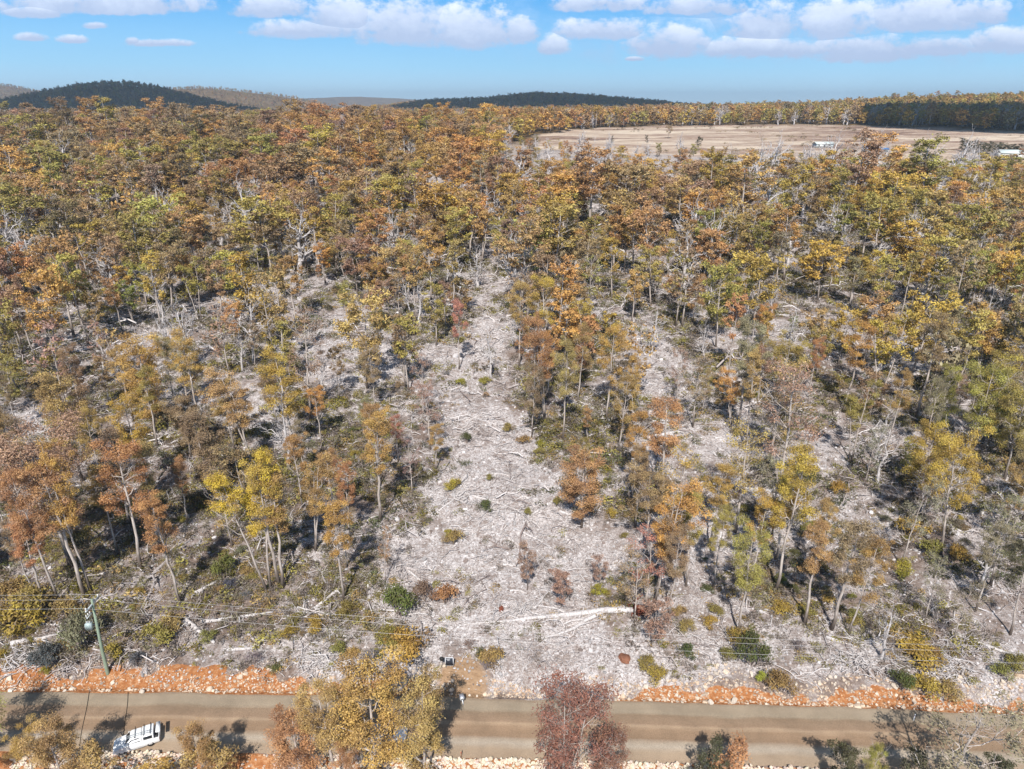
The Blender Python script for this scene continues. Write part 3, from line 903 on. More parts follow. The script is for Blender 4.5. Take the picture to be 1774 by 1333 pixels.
# hand-placed trees: base pixel, top pixel y, kind, colour, width factor, label (or None), top pixel x offset
HAND = [
    (149, 736, 592, 'gum', 'brown', .9), (34, 748, 640, 'slender', 'brown', .9), (252, 856, 684, 'gum', 'mustard', 1.15), (150, 1035, 785, 'slender', 'rust', 1.25), (158, 1025, 775, 'gum', 'amber', .8),
    (101, 1045, 800, 'gum', 'rust', .8), (76, 1045, 885, 'slender', 'rust', 1.2), (245, 985, 762, 'gum', 'rust', 1.2), (277, 948, 757, 'slender', 'ochre', 1.2), (333, 792, 678, 'column', 'brown', 1.5),
    (314, 1045, 845, 'slender', 'rust', 1.15), (480, 731, 640, 'broad', 'brown', 1), (558, 772, 662, 'gum', 'amber', 1.1), (402, 948, 815, 'sparse', 'amber', 1), (544, 955, 785, 'forked', 'ochre', 1.1),
    (24, 964, 780, 'gum', 'brown', .8), (312, 1160 - 115, 900, 'sparse', 'brown', .6), (489, 1018, 800, 'slender', 'ochre', 1.2), (62, 1040, 900, 'slender', 'brown', .9), (40, 870, 700, 'slender', 'ochre', 1),
    (180, 850, 700, 'gum', 'ochre', .9), (120, 900, 760, 'gum', 'rust', .9), (205, 960, 800, 'gum', 'ochre', .9), (370, 870, 700, 'column', 'brown', 1.2), (430, 890, 790, 'small', 'brown', 1.2),
    (580, 900, 770, 'gum', 'rust', .95), (525, 880, 745, 'gum', 'ochre', 1), (600, 985, 870, 'sparse', 'brown', .8), (232, 730, 600, 'slender', 'ochre', 1.1), (270, 720, 600, 'slender', 'amber', 1), (300, 690, 575, 'gum', 'ochre', 1),
    (921, 758, 622, 'broad', 'brown', .72), (975, 762, 585, 'gum', 'ochre', .9), (1051, 731, 555, 'gum', 'amber', 1), (1072, 785, 640, 'gum', 'ochre', 1), (1018, 775, 700, 'slender', 'rust', 1.3), (1000, 700, 560, 'gum', 'ochre', 1), (1095, 735, 610, 'gum', 'amber', 1), (950, 690, 570, 'gum', 'amber', 1),
    (1006, 914, 775, 'column', 'rust', 1.55), (733, 735, 622, 'sparse', 'mauve', 1), (755, 816, 728, 'slender', 'ochre', 1.4), (657, 850, 688, 'gum', 'rust', .85), (607, 934, 795, 'gum', 'rust', .9), (690, 800, 720, 'slender', 'red', 1.2),
    (668, 1008, 918, 'sparse', 'rust', .65), (914, 1022, 945, 'small', 'mauve', .75), (973, 1052, 990, 'small', 'mauve', 1.2), (1040, 1016, 968, 'small', 'mauve', 1.1), (745, 780, 660, 'sparse', 'mauve', 1.1), (715, 860, 760, 'sparse', 'mauve', 1), (640, 780, 680, 'gum', 'brown', 1),
    (1188, 1015, 848, 'gum', 'olive', .95), (1130, 1045, 810, 'forked', 'amber', 1.0), (1118, 1060, 930, 'sparse', 'red', 1.2), (1100, 1080, 960, 'sparse', 'brown', 1.1), (1160, 1070, 900, 'gum', 'brown', .9), (1128, 1120, 1040, 'small', 'mauve', 1.1),
    (1343, 1025, 762, 'gum', 'mustard', .95), (1280, 1100, 905, 'gum', 'olive', 1.0), (1300, 1010, 850, 'gum', 'mustard', .95), (1394, 1080, 890, 'slender', 'ochre', 1.2), (1470, 1100, 920, 'gum', 'ochre', .9), (1440, 1090, 880, 'slender', 'brown', 1.3), (1410, 1000, 860, 'gum', 'ochre', .9), (1235, 1020, 870, 'gum', 'olive', .9),
    (1630, 961, 740, 'broad', 'mustard', .85), (1593, 910, 805, 'sparse', 'mauve', .9), (1498, 843, 730, 'sparse', 'greyolive', .9), (1309, 721, 600, 'slender', 'brown', 1.1), (1357, 741, 635, 'broad', 'brown', .85), (1560, 980, 830, 'sparse', 'greyolive', .9),
    (1715, 1015, 850, 'sparse', 'greyolive', 1.1), (1690, 1060, 900, 'gum', 'greyolive', .9), (1740, 960, 780, 'gum', 'ochre', .9), (1670, 800, 620, 'broad', 'olive', 1), (1740, 830, 650, 'broad', 'olive', 1), (1600, 790, 650, 'gum', 'greyolive', 1), (1540, 760, 640, 'gum', 'ochre', 1),
    (1750, 1100, 940, 'gum', 'dark', 1), (1650, 1110, 1000, 'sparse', 'greyolive', 1), (1600, 1080, 960, 'sparse', 'greyolive', .9), (1200, 740, 610, 'sparse', 'brown', 1), (1215, 720, 640, 'gum', 'ochre', .9), (1400, 690, 580, 'gum', 'rust', .9), (1170, 700, 600, 'sparse', 'mauve', .8),
    (940, 640, 472, 'gum', 'mustard', 1.1), (900, 640, 480, 'gum', 'ochre', 1), (925, 655, 540, 'gum', 'rust', .9), (795, 640, 512, 'gum', 'red', .8), (1200, 560, 470, 'broad', 'rust', 1), (1320, 600, 520, 'broad', 'amber', 1),
]
HANDLAB = {(467, 1025): 'tall bright yellow gum with twin pale trunks, left of the rocky clearing', (484, 1012): 'greenish yellow gum right beside the tall bright yellow gum'}
HAND += [(467, 1025, 778, 'forked', 'yellow', .95), (484, 1012, 778, 'slender', 'mustard', 1.2)]


def size_word(h):
    return 'tall' if h > 18.5 else 'short' if h < 10 else 'mid height'


def shape_word(k):
    return dict(gum='gum', slender='slender gum', broad='broad crowned gum', forked='fork stemmed gum', sparse='half bare gum', mauve='twiggy wattle', small='young gum', column='dense gum')[k]


def top_height(X, Y, py):
    """height of a thing at (X, Y) whose top shows at row py"""
    d = ray(887, py); t = Y / d[1]
    return CAM_H + d[2] * t - hz(X, Y)


for h in HAND:
    bx, by, ty, kind, tn, wf = h
    X, Y = ground_at(bx, by)
    Hm = top_height(X, Y, ty)
    wf *= .92
    if Hm > 26: wf = wf * Hm / 24; Hm = 26
    idx = BYKIND[kind][int(rng.integers(len(BYKIND[kind])))]
    add_tree(idx, X, Y, Hm, wf, tint_of(tn, rng, .08), rng, 0, label=HANDLAB.get((bx, by)), phrase='%s %s' % (WORD[tn], shape_word(kind)), tname=tn)

# trees on the near side of the road: their feet are below the picture, only crowns show (x of crown, y of top, metres before the road, kind, colour, width)
NEAR = [
    (20, 1262, 2.5, 'broad', 'amber', 1.0, 'orange crowned gum in the bottom left corner of the photo'),
    (72, 1240, 3.5, 'column', 'ochre', 1.1, 'ochre gum beside the orange one at the bottom left corner'),
    (135, 1306, 5.0, 'small', 'ochre', 1.4, 'low ochre bushy gum before the black road hoses'),
    (332, 1246, 3.2, 'column', 'rust', .85, 'rust orange gum whose top hides the tail of the white ute'),
    (268, 1310, 4.2, 'small', 'amber', 1.5, 'amber gum with pale bare limbs in front of the white ute'),
    (352, 1268, 2.4, 'small', 'ochre', 1.4, 'ochre gum just right of the white ute on the road edge'),
    (502, 1235, 2.6, 'column', 'rust', 1.3, 'rust coloured gum throwing a lacy shadow left over the road'),
    (562, 1180, 2.4, 'gum', 'ochre', 1.15, 'ochre gum with open crown left of the largest roadside gum'),
    (632, 1150, 2.2, 'column', 'amber', 1.3, 'largest roadside gum, dense amber crown over the hidden silver car'),
    (722, 1168, 2.8, 'column', 'ochre', .9, 'slim ochre gum with pale trunk right of the silver car'),
    (585, 1285, 4.2, 'broad', 'rust', .8, 'low rust gum under the largest roadside gum'),
    (982, 1158, 2.6, 'mauve', 'maroon', .86, 'bare twiggy maroon wattle standing alone before the road at centre'),
    (1050, 1262, 3.2, 'mauve', 'maroon', .8, 'reddish twiggy wattle leaning out right of the maroon wattle'),
    (1232, 1275, 2.8, 'small', 'dark', .9, 'dark thin young gum at the road edge, left of its rust twin'),
    (1265, 1288, 3.4, 'small', 'rust', 1.3, 'rust young gum beside the dark thin one at road edge'),
    (1482, 1276, 2.4, 'small', 'dark', .9, 'dark small gum left of the olive bushy one by the long shadow'),
    (1530, 1282, 2.9, 'broad', 'olive', .6, 'olive bushy gum at the foot of the long trunk shadow'),
    (1690, 1190, 3.0, 'sparse', 'greyolive', 1.25, 'sparse grey olive gum with white limbs at the lower right'),
    (1592, 1305, 3.0, 'small', 'dark', 1.2, 'dark round young gum left of the sparse white limbed gum'),
    (1755, 1300, 2.4, 'small', 'dark', .9, 'dark sprig of a gum in the bottom right corner of the photo'),
]
NEAR += [(-105, 1205, 2.6, 'broad', 'olive', 1.3, 'gum outside the left border whose shadow darkens the road')]
for (cx, ty, nb, kind, tn, wf, lab) in NEAR:
    # solve the foot so that the top falls at the wanted pixel
    Y = 46.0; X = 0.0
    for _ in range(4):
        d = ray(cx, ty); t = Y / d[1]; X = d[0] * t
        Y = float(road_near(X)) - nb
    t = Y / ray(cx, ty)[1]; X = ray(cx, ty)[0] * t
    Hm = (CAM_H + ray(cx, ty)[2] * t - hz(X, Y)) * dict(small=.84, broad=.95, sparse=.97).get(kind, 1.03)
    idx = BYKIND[kind][int(rng.integers(len(BYKIND[kind])))]
    add_tree(idx, X, Y, Hm, wf, tint_of(tn, rng, .05), rng, 0, label=lab)

# ---- candidates for the rest of the forest
def jitter_grid(x0, x1, y0, y1, s, rng):
    gx = np.arange(x0, x1, s); gy = np.arange(y0, y1, s)
    A, B = np.meshgrid(gx, gy)
    A = A + rng.uniform(-.48, .48, A.shape) * s; B = B + rng.uniform(-.48, .48, B.shape) * s
    return A.ravel(), B.ravel()


A, B = jitter_grid(-480, 480, 59, 620, 6.3, rng)
thin = rng.random(len(A)) < np.interp(B, [59, 130, 300, 600], [1, .8, .40, .34])
A, B = A[thin], B[thin]
Zt = height(A, B)
px, py, dep = project(A, B, Zt)
keep = (px > -60) & (px < 1840)
keep &= (poly_dist(A, B, FIELD) < -4)
cl = clearing(A, B, Zt)
gap = .6 * fbm(A / 24, B / 24, 71) + .4 * fbm(A / 9, B / 9, 73)
dense = np.clip(sstep(450 - px, 0, 250) * sstep(B, 95, 140) + sstep(px, 1350, 1600) * sstep(B, 80, 120) + .5 * sstep(B, 240, 360), 0, 1)
pr = np.where(B < 110, .50 + .42 * ((px < 640) | (px > 1170)), np.where(B < 180, .74, .92)) * (1 - cl) * (0.20 + .5 * dense + 1.0 * sstep(gap, .38, .54))
pr = np.where((B < 64) & (px > 500), pr * .15, pr)
pr = np.where((py > 1045), pr * .25, pr) * (py < 1085)
keep &= rng.random(len(A)) < pr
HX = np.array([q[0] for q in LIVE]); HY = np.array([q[1] for q in LIVE])
for i in np.where(keep)[0]:
    if B[i] < 200 and np.min(np.hypot(HX - A[i], HY - B[i])) < 4.5: keep[i] = False
A, B, Zt, px, py, dep = [q[keep] for q in (A, B, Zt, px, py, dep)]
order = np.argsort(dep)
A, B, Zt, px, py, dep = [q[order] for q in (A, B, Zt, px, py, dep)]
n_ind = 277 - len(LIVE)
MID = dict(p=[], r=[], s=[], i=[], t=[])
DEADL = []
KP = [('gum', .34), ('broad', .22), ('slender', .10), ('forked', .12), ('sparse', .12), ('column', .06), ('small', .04)]
placed = 0
for q in range(len(A)):
    X, Y = float(A[q]), float(B[q])
    if rng.random() < (.12 if Y > 110 else .06):
        DEADL.append((X, Y)); continue
    tn = pick_tint(px[q], py[q], rng)
    Hm = float(np.clip(rng.normal(15.0, 3.6) + (rng.random() < .08) * 6, 7, 24)) * float(np.interp(Y, [60, 90, 200, 350], [.95, 1, 1.08, 1.42]))
    if placed < n_ind and dep[q] < 400 and -30 < px[q] < 1804:
        kind = KP[rng.choice(len(KP), p=np.array([k[1] for k in KP]) / sum(k[1] for k in KP))][0]
        if tn == 'mauve' and rng.random() < .5: kind = 'sparse'
        if kind == 'small': Hm *= .6
        if Y < 110 and kind in ('broad', 'gum') and rng.random() < .55: kind = 'slender'
        idx = BYKIND[kind][int(rng.integers(len(BYKIND[kind])))]
        add_tree(idx, X, Y, Hm, rng.uniform(.9, 1.2), tint_of(tn, rng, .16, .12), rng, 0 if dep[q] < 130 else 1, phrase='%s %s' % (WORD[tn], shape_word(kind)))
        placed += 1
    else:
        k = int(rng.integers(len(MIDK)))
        if X > -10 and Y > 300: Hm *= float(np.interp(Y, [300, 390, 440], [.82, .46, .36]))
        s = Hm / 19. * rng.uniform(.9, 1.1)
        MID['p'].append((X, Y, float(Zt[q]))); MID['r'].append((0, 0, rng.uniform(0, 6.28))); wd = rng.uniform(1.0, 1.45) * float(np.interp(Y, [150, 300], [1, 1.32])); MID['s'].append((s * wd, s * wd, s))
        MID['i'].append(k); MID['t'].append(tuple(tint_of(tn, rng, .22, .15)) + (1,))
scatter('eucalypt_forest', MID['p'], MID['r'], MID['s'], MID['i'], MID['t'], C_MID)

# ---- the country beyond: forest round the paddock and over the hills
F = dict(p=[], r=[], s=[], i=[], t=[])


def far_fill(x0, x1, y0, y1, s, hm, maxn=None):
    A, B = jitter_grid(x0, x1, y0, y1, s, rng)
    Z = height(A, B); px, py, dep = project(A, B, Z)
    k = (px > -80) & (px < 1860) & (poly_dist(A, B, FIELD) < 2)
    k &= rng.random(len(A)) < .93
    for X, Y, Zz, x, y in zip(A[k], B[k], Z[k], px[k], py[k]):
        tn = pick_tint(x, y, rng)
        sc = hm / 18. * rng.uniform(.75, 1.2); wd = rng.uniform(1.1, 1.6)
        c = tint_of(tn, rng, .22, .25)
        F['p'].append((X, Y, Zz)); F['r'].append((0, 0, rng.uniform(0, 6.28))); F['s'].append((sc * wd, sc * wd, sc)); F['i'].append(int(rng.integers(len(FARK)))); F['t'].append((c[0], c[1], c[2], 1))


far_fill(-760, 760, 620, 960, 11.5, 20)
far_fill(-1250, 1350, 960, 1600, 16., 21)
far_fill(-2000, 2300, 1600, 3000, 16.5, 14)
far_fill(-1650, -650, 1900, 2420, 15., 11)
far_fill(-700, 1000, 2250, 2750, 16., 12)
far_fill(-3800, 1000, 3000, 5200, 30., 14)
scatter('distant_forest', F['p'], F['r'], F['s'], F['i'], F['t'], C_FAR)

# ---- dead trees
HDEAD = [(888, 355, 265), (1325, 400, 318), (1020, 330, 262), (445, 420, 330), (120, 320, 250), (225, 330, 270), (300, 420, 345), (985, 370, 325), (1300, 330, 228), (1330, 300, 245), (1575, 320, 235), (1650, 300, 225), (1520, 300, 235),
         (325, 640, 520), (335, 642, 515), (318, 645, 525), (65, 500, 410), (55, 495, 415), (1195, 440, 360), (1270, 440, 375), (1440, 440, 370), (1130, 620, 520), (1620, 440, 370), (560, 640, 590), (710, 540, 470), (1290, 560, 480), (1580, 620, 560), (600, 250, 205), (1480, 330, 250), (1430, 300, 245), (700, 330, 280), (840, 400, 340), (760, 400, 350),
         (1700, 1010, 900), (1525, 1145, 1040), (1520, 840, 720)]
for (bx, by, ty) in HDEAD:
    X, Y = ground_at(bx, by + 18 if by < 450 else by)
    DEADL.insert(0, (X, Y, top_height(X, Y, ty)))
DEADREST = DEADL[190:]; DEADL = DEADL[:190]
for q in DEADL:
    X, Y = q[0], q[1]
    Hm = float(np.clip(q[2], 6, 22)) if len(q) > 2 else rng.uniform(9, 17)
    me, H = (DEADM if Y < 170 else DEADF)[int(rng.integers(5))]
    if Y > 170: Hm *= 1.22
    root = empty('dead_tree', (X, Y, hz(X, Y)), rng.uniform(0, 6.28)); s = Hm / H
    root.scale = (s * .95, s * .95, s)
    if rng.random() < .35: root.rotation_euler.x = rng.normal() * .13
    obj('bare_branches', me, root)
    tag(root, None, 'dead tree', 'bare silver trees among the eucalypts')
    register(root, 'bare silver dead tree', X, Y)


DR = dict(p=[], r=[], s=[], i=[], t=[])
for (X, Y) in [q[:2] for q in DEADREST]:
    DR['p'].append((X, Y, hz(X, Y))); DR['r'].append((rng.normal() * .08, rng.normal() * .08, rng.uniform(0, 6.28))); q = rng.uniform(.7, 1.25); DR['s'].append((q, q, q)); DR['i'].append(int(rng.integers(5))); DR['t'].append((1, 1, 1, 1))
A, B = jitter_grid(-900, 900, 480, 1300, 15., rng); Zt = height(A, B); px, py, dep = project(A, B, Zt)
k = (px > -40) & (px < 1820) & (poly_dist(A, B, FIELD) < 0) & ((A < -10) | (B > 640)) & (rng.random(len(A)) < .38 * sstep(fbm(A / 90, B / 90, 19), .38, .6))
for X, Y, Zz in zip(A[k], B[k], Zt[k]):
    q = rng.uniform(1.0, 1.5); DR['p'].append((X, Y, Zz)); DR['r'].append((0, 0, rng.uniform(0, 6.28))); DR['s'].append((q, q, q)); DR['i'].append(int(rng.integers(5))); DR['t'].append((1, 1, 1, 1))
scatter('bare_dead_timber', DR['p'], DR['r'], DR['s'], DR['i'], DR['t'], C_DEAD)

# ------------------------------------------------------------------ loose rock, sticks and undergrowth (nobody could count these)
def rock_mesh(seed):
    rng = np.random.default_rng(seed)
    G = []; n = 3
    faces = []
    V = []
    for ax in range(3):
        for sg in (-1, 1):
            u = np.linspace(-1, 1, n); A_, B_ = np.meshgrid(u, u)
            P = np.zeros((n, n, 3)); P[..., ax] = sg; P[..., (ax + 1) % 3] = A_ * sg; P[..., (ax + 2) % 3] = B_
            o = len(V); V.extend(P.reshape(-1, 3).tolist())
            for a in range(n - 1):
                for b in range(n - 1): faces.append([o + a * n + b, o + a * n + b + 1, o + (a + 1) * n + b + 1, o + (a + 1) * n + b])
    V = np.array(V)
    key = {}
    V = V / np.linalg.norm(V, axis=1, keepdims=True) ** 0.75
    ns = rng.normal(size=(3, 3)) * 1.4; ph = rng.uniform(0, 6, 3)
    V = V * (1 + .20 * np.sin(V @ ns + ph).sum(1, keepdims=True) / 2)
    V = V * np.array([1, rng.uniform(.6, .9), rng.uniform(.4, .65)])
    return build_mesh('rock_form', V * .5, faces, [M_ROCK])


def stick_mesh(seed):
    rng = np.random.default_rng(seed); T = Geo()
    P = bend([-1, 0, .03], [1, rng.normal() * .12, .05 + .10 * rng.random()], rng, 6, .05)
    T.tube(P, np.linspace(.030, .012, 6), 4)
    for k in range(rng.integers(2, 6)):
        a = P[rng.integers(1, 5)]
        d = np.array([.7, rng.choice([-1, 1]) * rng.uniform(.3, .9), rng.uniform(0, .4)]) * rng.uniform(.3, .8)
        T.tube(bend(a, a + d, rng, 4, .08), np.linspace(.016, .006, 4), 3)
    return T.mesh('stick_form', [M_TWIG])


def tuft_mesh(seed, n=120):
    rng = np.random.default_rng(seed); T = Geo()
    k = 5
    C = rng.normal(size=(k, 3)) * np.array([.35, .35, .08]) + np.array([0, 0, .22])
    T.leaves(rng, C, rng.uniform(.25, .42, k), n // k, .075, .7, 0, .25)
    return T.mesh('tuft_form', [M_LEAF])


C_ROCK = hidden_collection('rock_form', [rock_mesh(s) for s in range(7)])
C_STICK = hidden_collection('stick_form', [stick_mesh(s) for s in range(8)])
C_TUFT = hidden_collection('tuft_form', [tuft_mesh(s) for s in range(5)])


def strew(y0, y1, per_m2, rng, prob=None):
    """random ground points inside the view between two distances"""
    x1 = 0.84 * y1 + 6
    n = int((y1 - y0) * 2 * x1 * per_m2)
    X = rng.uniform(-x1, x1, n); Y = rng.uniform(y0, y1, n)
    k = (np.abs(X) < .84 * Y + 8) & ~((Y < road_far(X) + .15) & (Y > road_near(X) - .15))
    X = X[k]; Y = Y[k]; Z = height(X, Y)
    return X, Y, Z


PK = [[], [], [], [], []]


def pack(P, X, Y, Z, rot, scl, idx, tint):
    P[0].append(np.stack([X, Y, Z], 1)); P[1].append(rot); P[2].append(scl); P[3].append(idx); P[4].append(tint)


rr = np.random.default_rng(7)
for (y0, y1, d, s0) in ((40, 75, 3.4, .21), (75, 110, 2.2, .27), (110, 160, 1.1, .36), (160, 250, .35, .5)):
    X, Y, Z = strew(y0, y1, d, rr)
    e = Y - road_far(X); nb = road_near(X) - Y
    cl = clearing(X, Y, Z); pt = fbm(X / 5, Y / 5, 3, 3)
    prob = np.clip(.45 + .5 * cl + 1.6 * (pt - .5), .06, 1)
    prob = np.where((e > 0) & (e < 7), np.clip(prob + .3, 0, 1), prob); prob = np.where(nb > 0, 1, prob)
    k = rr.random(len(X)) < prob
    X, Y, Z, e, nb = X[k], Y[k], Z[k], e[k], nb[k]
    n = len(X)
    s = s0 * np.exp(rr.normal(size=n) * .42)
    near = (nb > 0) | ((e > 0) & (e < .8 + 3.2 * vnoise(X / 4, X * 0, 4) + 1.2 * (X > 20)))
    s = np.where(near, s * 1.35, s)
    g = rr.uniform(.36, .80, n)[:, None] * np.array([1.0, .945, .94])
    warm = rr.random(n)[:, None]
    o = rr.uniform(.60, .88, n)[:, None] * (np.array([1.0, .76, .55]) * (1 - warm) + np.array([1.0, .88, .75]) * warm)
    c = np.where(near[:, None], o, g)
    dark = rr.random(n) < .12
    c = np.where(dark[:, None] & ~near[:, None], c * np.array([.5, .42, .38]), c)
    pack(PK, X, Y, Z + s * .1, rr.uniform(-.5, .5, (n, 3)) + np.array([0, 0, 1.]) * rr.uniform(0, 6.28, (n, 1)), s[:, None] * rr.uniform(.7, 1.3, (n, 3)), rr.integers(0, 7, n), np.hstack([c, np.ones((n, 1))]))
# heap of cream rocks pushed to the near edge of the road, and rubble at the foot of the far bank
n = 9000
X = rr.uniform(-50, 52, n); t = rr.random(n) ** 1.3 * 2.6
Y = road_near(X) - .25 - t; k = fbm(X / 9, X * 0 + 2, 5) > np.where((X > -10) & (X < 30), .2, .42)
X, Y = X[k], Y[k]; n = len(X); Z = height(X, Y) + rr.random(n) ** 2 * .5
s = rr.uniform(.2, .52, n); c = rr.uniform(.68, .92, n)[:, None] * np.array([1, .83, .66]) * rr.uniform(.93, 1.05, (n, 3))
pack(PK, X, Y, Z, rr.uniform(-.8, .8, (n, 3)), s[:, None] * rr.uniform(.7, 1.2, (n, 3)), rr.integers(0, 7, n), np.hstack([c, np.ones((n, 1))]))
n = 3600
X = rr.uniform(-58, 58, n); t = rr.random(n)
Y = road_far(X) + .25 + t * (1.0 + 2.8 * vnoise(X / 5, X * 0, 14)); Z = height(X, Y)
k = ((X + 5.6) / 3.2) ** 2 + ((Y - 57.0) / 3.4) ** 2 > 1; X, Y, Z = X[k], Y[k], Z[k]; n = len(X)
s = rr.uniform(.08, .34, n); wv = rr.random(n)[:, None]
c = rr.uniform(.42, .82, n)[:, None] * (np.array([1, .66, .42]) * (1 - wv) + np.array([1, .88, .75]) * wv)
pack(PK, X, Y, Z + s * .1, rr.uniform(-.8, .8, (n, 3)), s[:, None] * rr.uniform(.7, 1.2, (n, 3)), rr.integers(0, 7, n), np.hstack([c, np.ones((n, 1))]))
scatter('loose_rocks', *[np.concatenate(q) for q in PK], C_ROCK)

PK = [[], [], [], [], []]
for (y0, y1, d, s0) in ((57, 90, 1.15, 1.0), (90, 140, .75, 1.3), (140, 260, .32, 2.0), (260, 420, .08, 3.0)):
    X, Y, Z = strew(y0, y1, d * 1.6, rr)
    e = Y - road_far(X)
    pt = fbm(X / 6, Y / 6, 23, 3)
    k = (rr.random(len(X)) < np.clip(.45 + 3.2 * (pt - .5), .05, 1)) & (e > 2.5) & (poly_dist(X, Y, FIELD) < 0)
    k &= ((X + 5.6) / 3.2) ** 2 + ((Y - 57.0) / 3.6) ** 2 > 1
    X, Y, Z = X[k], Y[k], Z[k]; n = len(X)
    s = s0 * np.exp(rr.normal(size=n) * .45)
    pale = rr.random(n)[:, None]
    c = np.array([.74, .70, .69]) * pale ** .8 + np.array([.26, .20, .18]) * (1 - pale ** .8)
    rot = np.stack([rr.normal(size=n) * .25, rr.normal(size=n) * .10, rr.uniform(0, 6.28, n)], 1)
    pack(PK, X, Y, Z + .03, rot, np.stack([s, s, s * 1.1], 1), rr.integers(0, 8, n), np.hstack([c, np.ones((n, 1))]))
scatter('dead_sticks', *[np.concatenate(q) for q in PK], C_STICK)

PK = [[], [], [], [], []]
for (y0, y1, d, s0) in ((57, 90, 1.2, 1.1), (90, 140, .75, 1.45), (140, 300, .26, 2.1)):
    X, Y, Z = strew(y0, y1, d * 1.6, rr)
    cl = clearing(X, Y, Z); e = Y - road_far(X)
    pt = fbm(X / 8, Y / 8, 33, 3)
    k = (rr.random(len(X)) < np.clip((.62 + 3.4 * (pt - .5) + .3 * (X < -8) * (Y < 82) - .14 * (Y > 100)) * (1 - .95 * cl), 0, 1)) & (e > 3) & (poly_dist(X, Y, FIELD) < 0)
    X, Y, Z = X[k], Y[k], Z[k]; n = len(X)
    s = s0 * np.exp(rr.normal(size=n) * .35)
    T3 = np.array([TINT['olive'], TINT['ochre'], (.22, .18, .15), (.30, .25, .22), TINT['greyolive'], (.24, .20, .035)])
    c = T3[rr.integers(0, 6, n)] * rr.uniform(.5, 1.05, (n, 1))
    rot = np.stack([rr.normal(size=n) * .1, rr.normal(size=n) * .1, rr.uniform(0, 6.28, n)], 1)
    pack(PK, X, Y, Z, rot, np.stack([s, s, s * rr.uniform(.6, 1.1, n)], 1), rr.integers(0, 5, n), np.hstack([c, np.ones((n, 1))]))
for (y0, y1, d) in ((70, 120, .07), (120, 360, .055)):
    X, Y, Z = strew(y0, y1, d * 1.6, rr)
    cl = clearing(X, Y, Z); pt = fbm(X / 10, Y / 10, 53, 3)
    k = (rr.random(len(X)) < np.clip((.55 + 4 * (pt - .5)) * (1 - .97 * cl), 0, 1)) & (poly_dist(X, Y, FIELD) < 0)
    X, Y, Z = X[k], Y[k], Z[k]; n = len(X)
    s = rr.uniform(1.6, 4.0, n) * np.interp(Y, [80, 250], [.8, 1.3])
    c = np.array([.11, .10, .045]) * rr.uniform(.5, 1.5, (n, 1)) * rr.uniform(.85, 1.15, (n, 3))
    pack(PK, X, Y, Z, rr.uniform(-.1, .1, (n, 3)) + np.array([0, 0, 1.]) * rr.uniform(0, 6.28, (n, 1)), np.stack([s, s, s * rr.uniform(.6, 1.0, n)], 1), rr.integers(0, 5, n), np.hstack([c, np.ones((n, 1))]))
# scrub dotted over the paddock
X = rr.uniform(0, 600, 900); Y = rr.uniform(440, 900, 900); k = (field_mask(X, Y) > .5) & (rr.random(900) < np.clip(.1 + 3 * (fbm(X / 60, Y / 60, 63) - .5) + .5 * (Y < 560), 0, 1))
X, Y = X[k], Y[k]; n = len(X); s = rr.uniform(1.5, 5, n)
c = np.array([.26, .19, .10]) * rr.uniform(.4, 1.3, (n, 1)) * np.ones((1, 3))
pack(PK, X, Y, height(X, Y), np.zeros((n, 3)), np.stack([s, s, s], 1), rr.integers(0, 5, n), np.hstack([c, np.ones((n, 1))]))
scatter('undergrowth', *[np.concatenate(q) for q in PK], C_TUFT)


# ------------------------------------------------------------------ shrubs one can tell apart
def shrub_mesh(seed, twiggy=False):
    rng = np.random.default_rng(seed); T = Geo(); S = Geo()
    k = 13
    az = rng.uniform(0, 6.28, k); r = rng.uniform(0, .62, k) ** .8
    C = np.stack([np.cos(az) * r, np.sin(az) * r, .30 + .5 * (1 - r) * rng.uniform(.6, 1.1, k)], 1)
    T.leaves(rng, C, rng.uniform(.24, .40, k), 30 if twiggy else 120, .055, .85, 0, .28)
    for c in C:
        S.tube(bend([0, 0, -.1], c, rng, 4, .08), np.linspace(.03, .008, 4), 3, 0)
        for q in range(5 if twiggy else 1):
            d = rng.normal(size=3); d[2] = abs(d[2]); d /= np.linalg.norm(d)
            S.tube(bend(c, c + d * .35, rng, 3, .1), [.010, .008, .004], 3, 0)
    return T.mesh('foliage', [M_LEAF]), S.mesh('stems', [M_TWIG])


SHR = [shrub_mesh(50 + s, s >= 5) for s in range(8)]
WORD.update(bright='bright yellow green', bluegrey='blue grey', lilac='lilac grey', deep='deep green')
TINT.update(bright=(.46, .40, .05), bluegrey=(.15, .16, .19), lilac=(.26, .22, .23), deep=(.13, .145, .045))


def add_shrub(X, Y, w_, h_, tn, rng, twiggy=None, label=None, word='shrub'):
    if twiggy is None: twiggy = tn in ('lilac', 'mauve', 'bluegrey') and rng.random() < .8
    f, s = SHR[int(rng.integers(5, 8)) if twiggy else int(rng.integers(0, 5))]
    root = empty('shrub', (X, Y, hz(X, Y) - .05), rng.uniform(0, 6.28)); root.scale = (w_ / 1.7, w_ / 1.7, h_ / 1.05)
    a = obj('foliage', f, root); a['tint'] = [float(q) for q in tint_of(tn, rng, .12) * .74]
    b = obj('stems', s, root); b['tint'] = [.34, .28, .25]
    tag(root, label, 'shrub', 'shrubs on the rocky slope')
    if not label: register(root, '%s %s' % (WORD[tn], 'bare twigged shrub' if twiggy else 'leafy shrub'), X, Y)


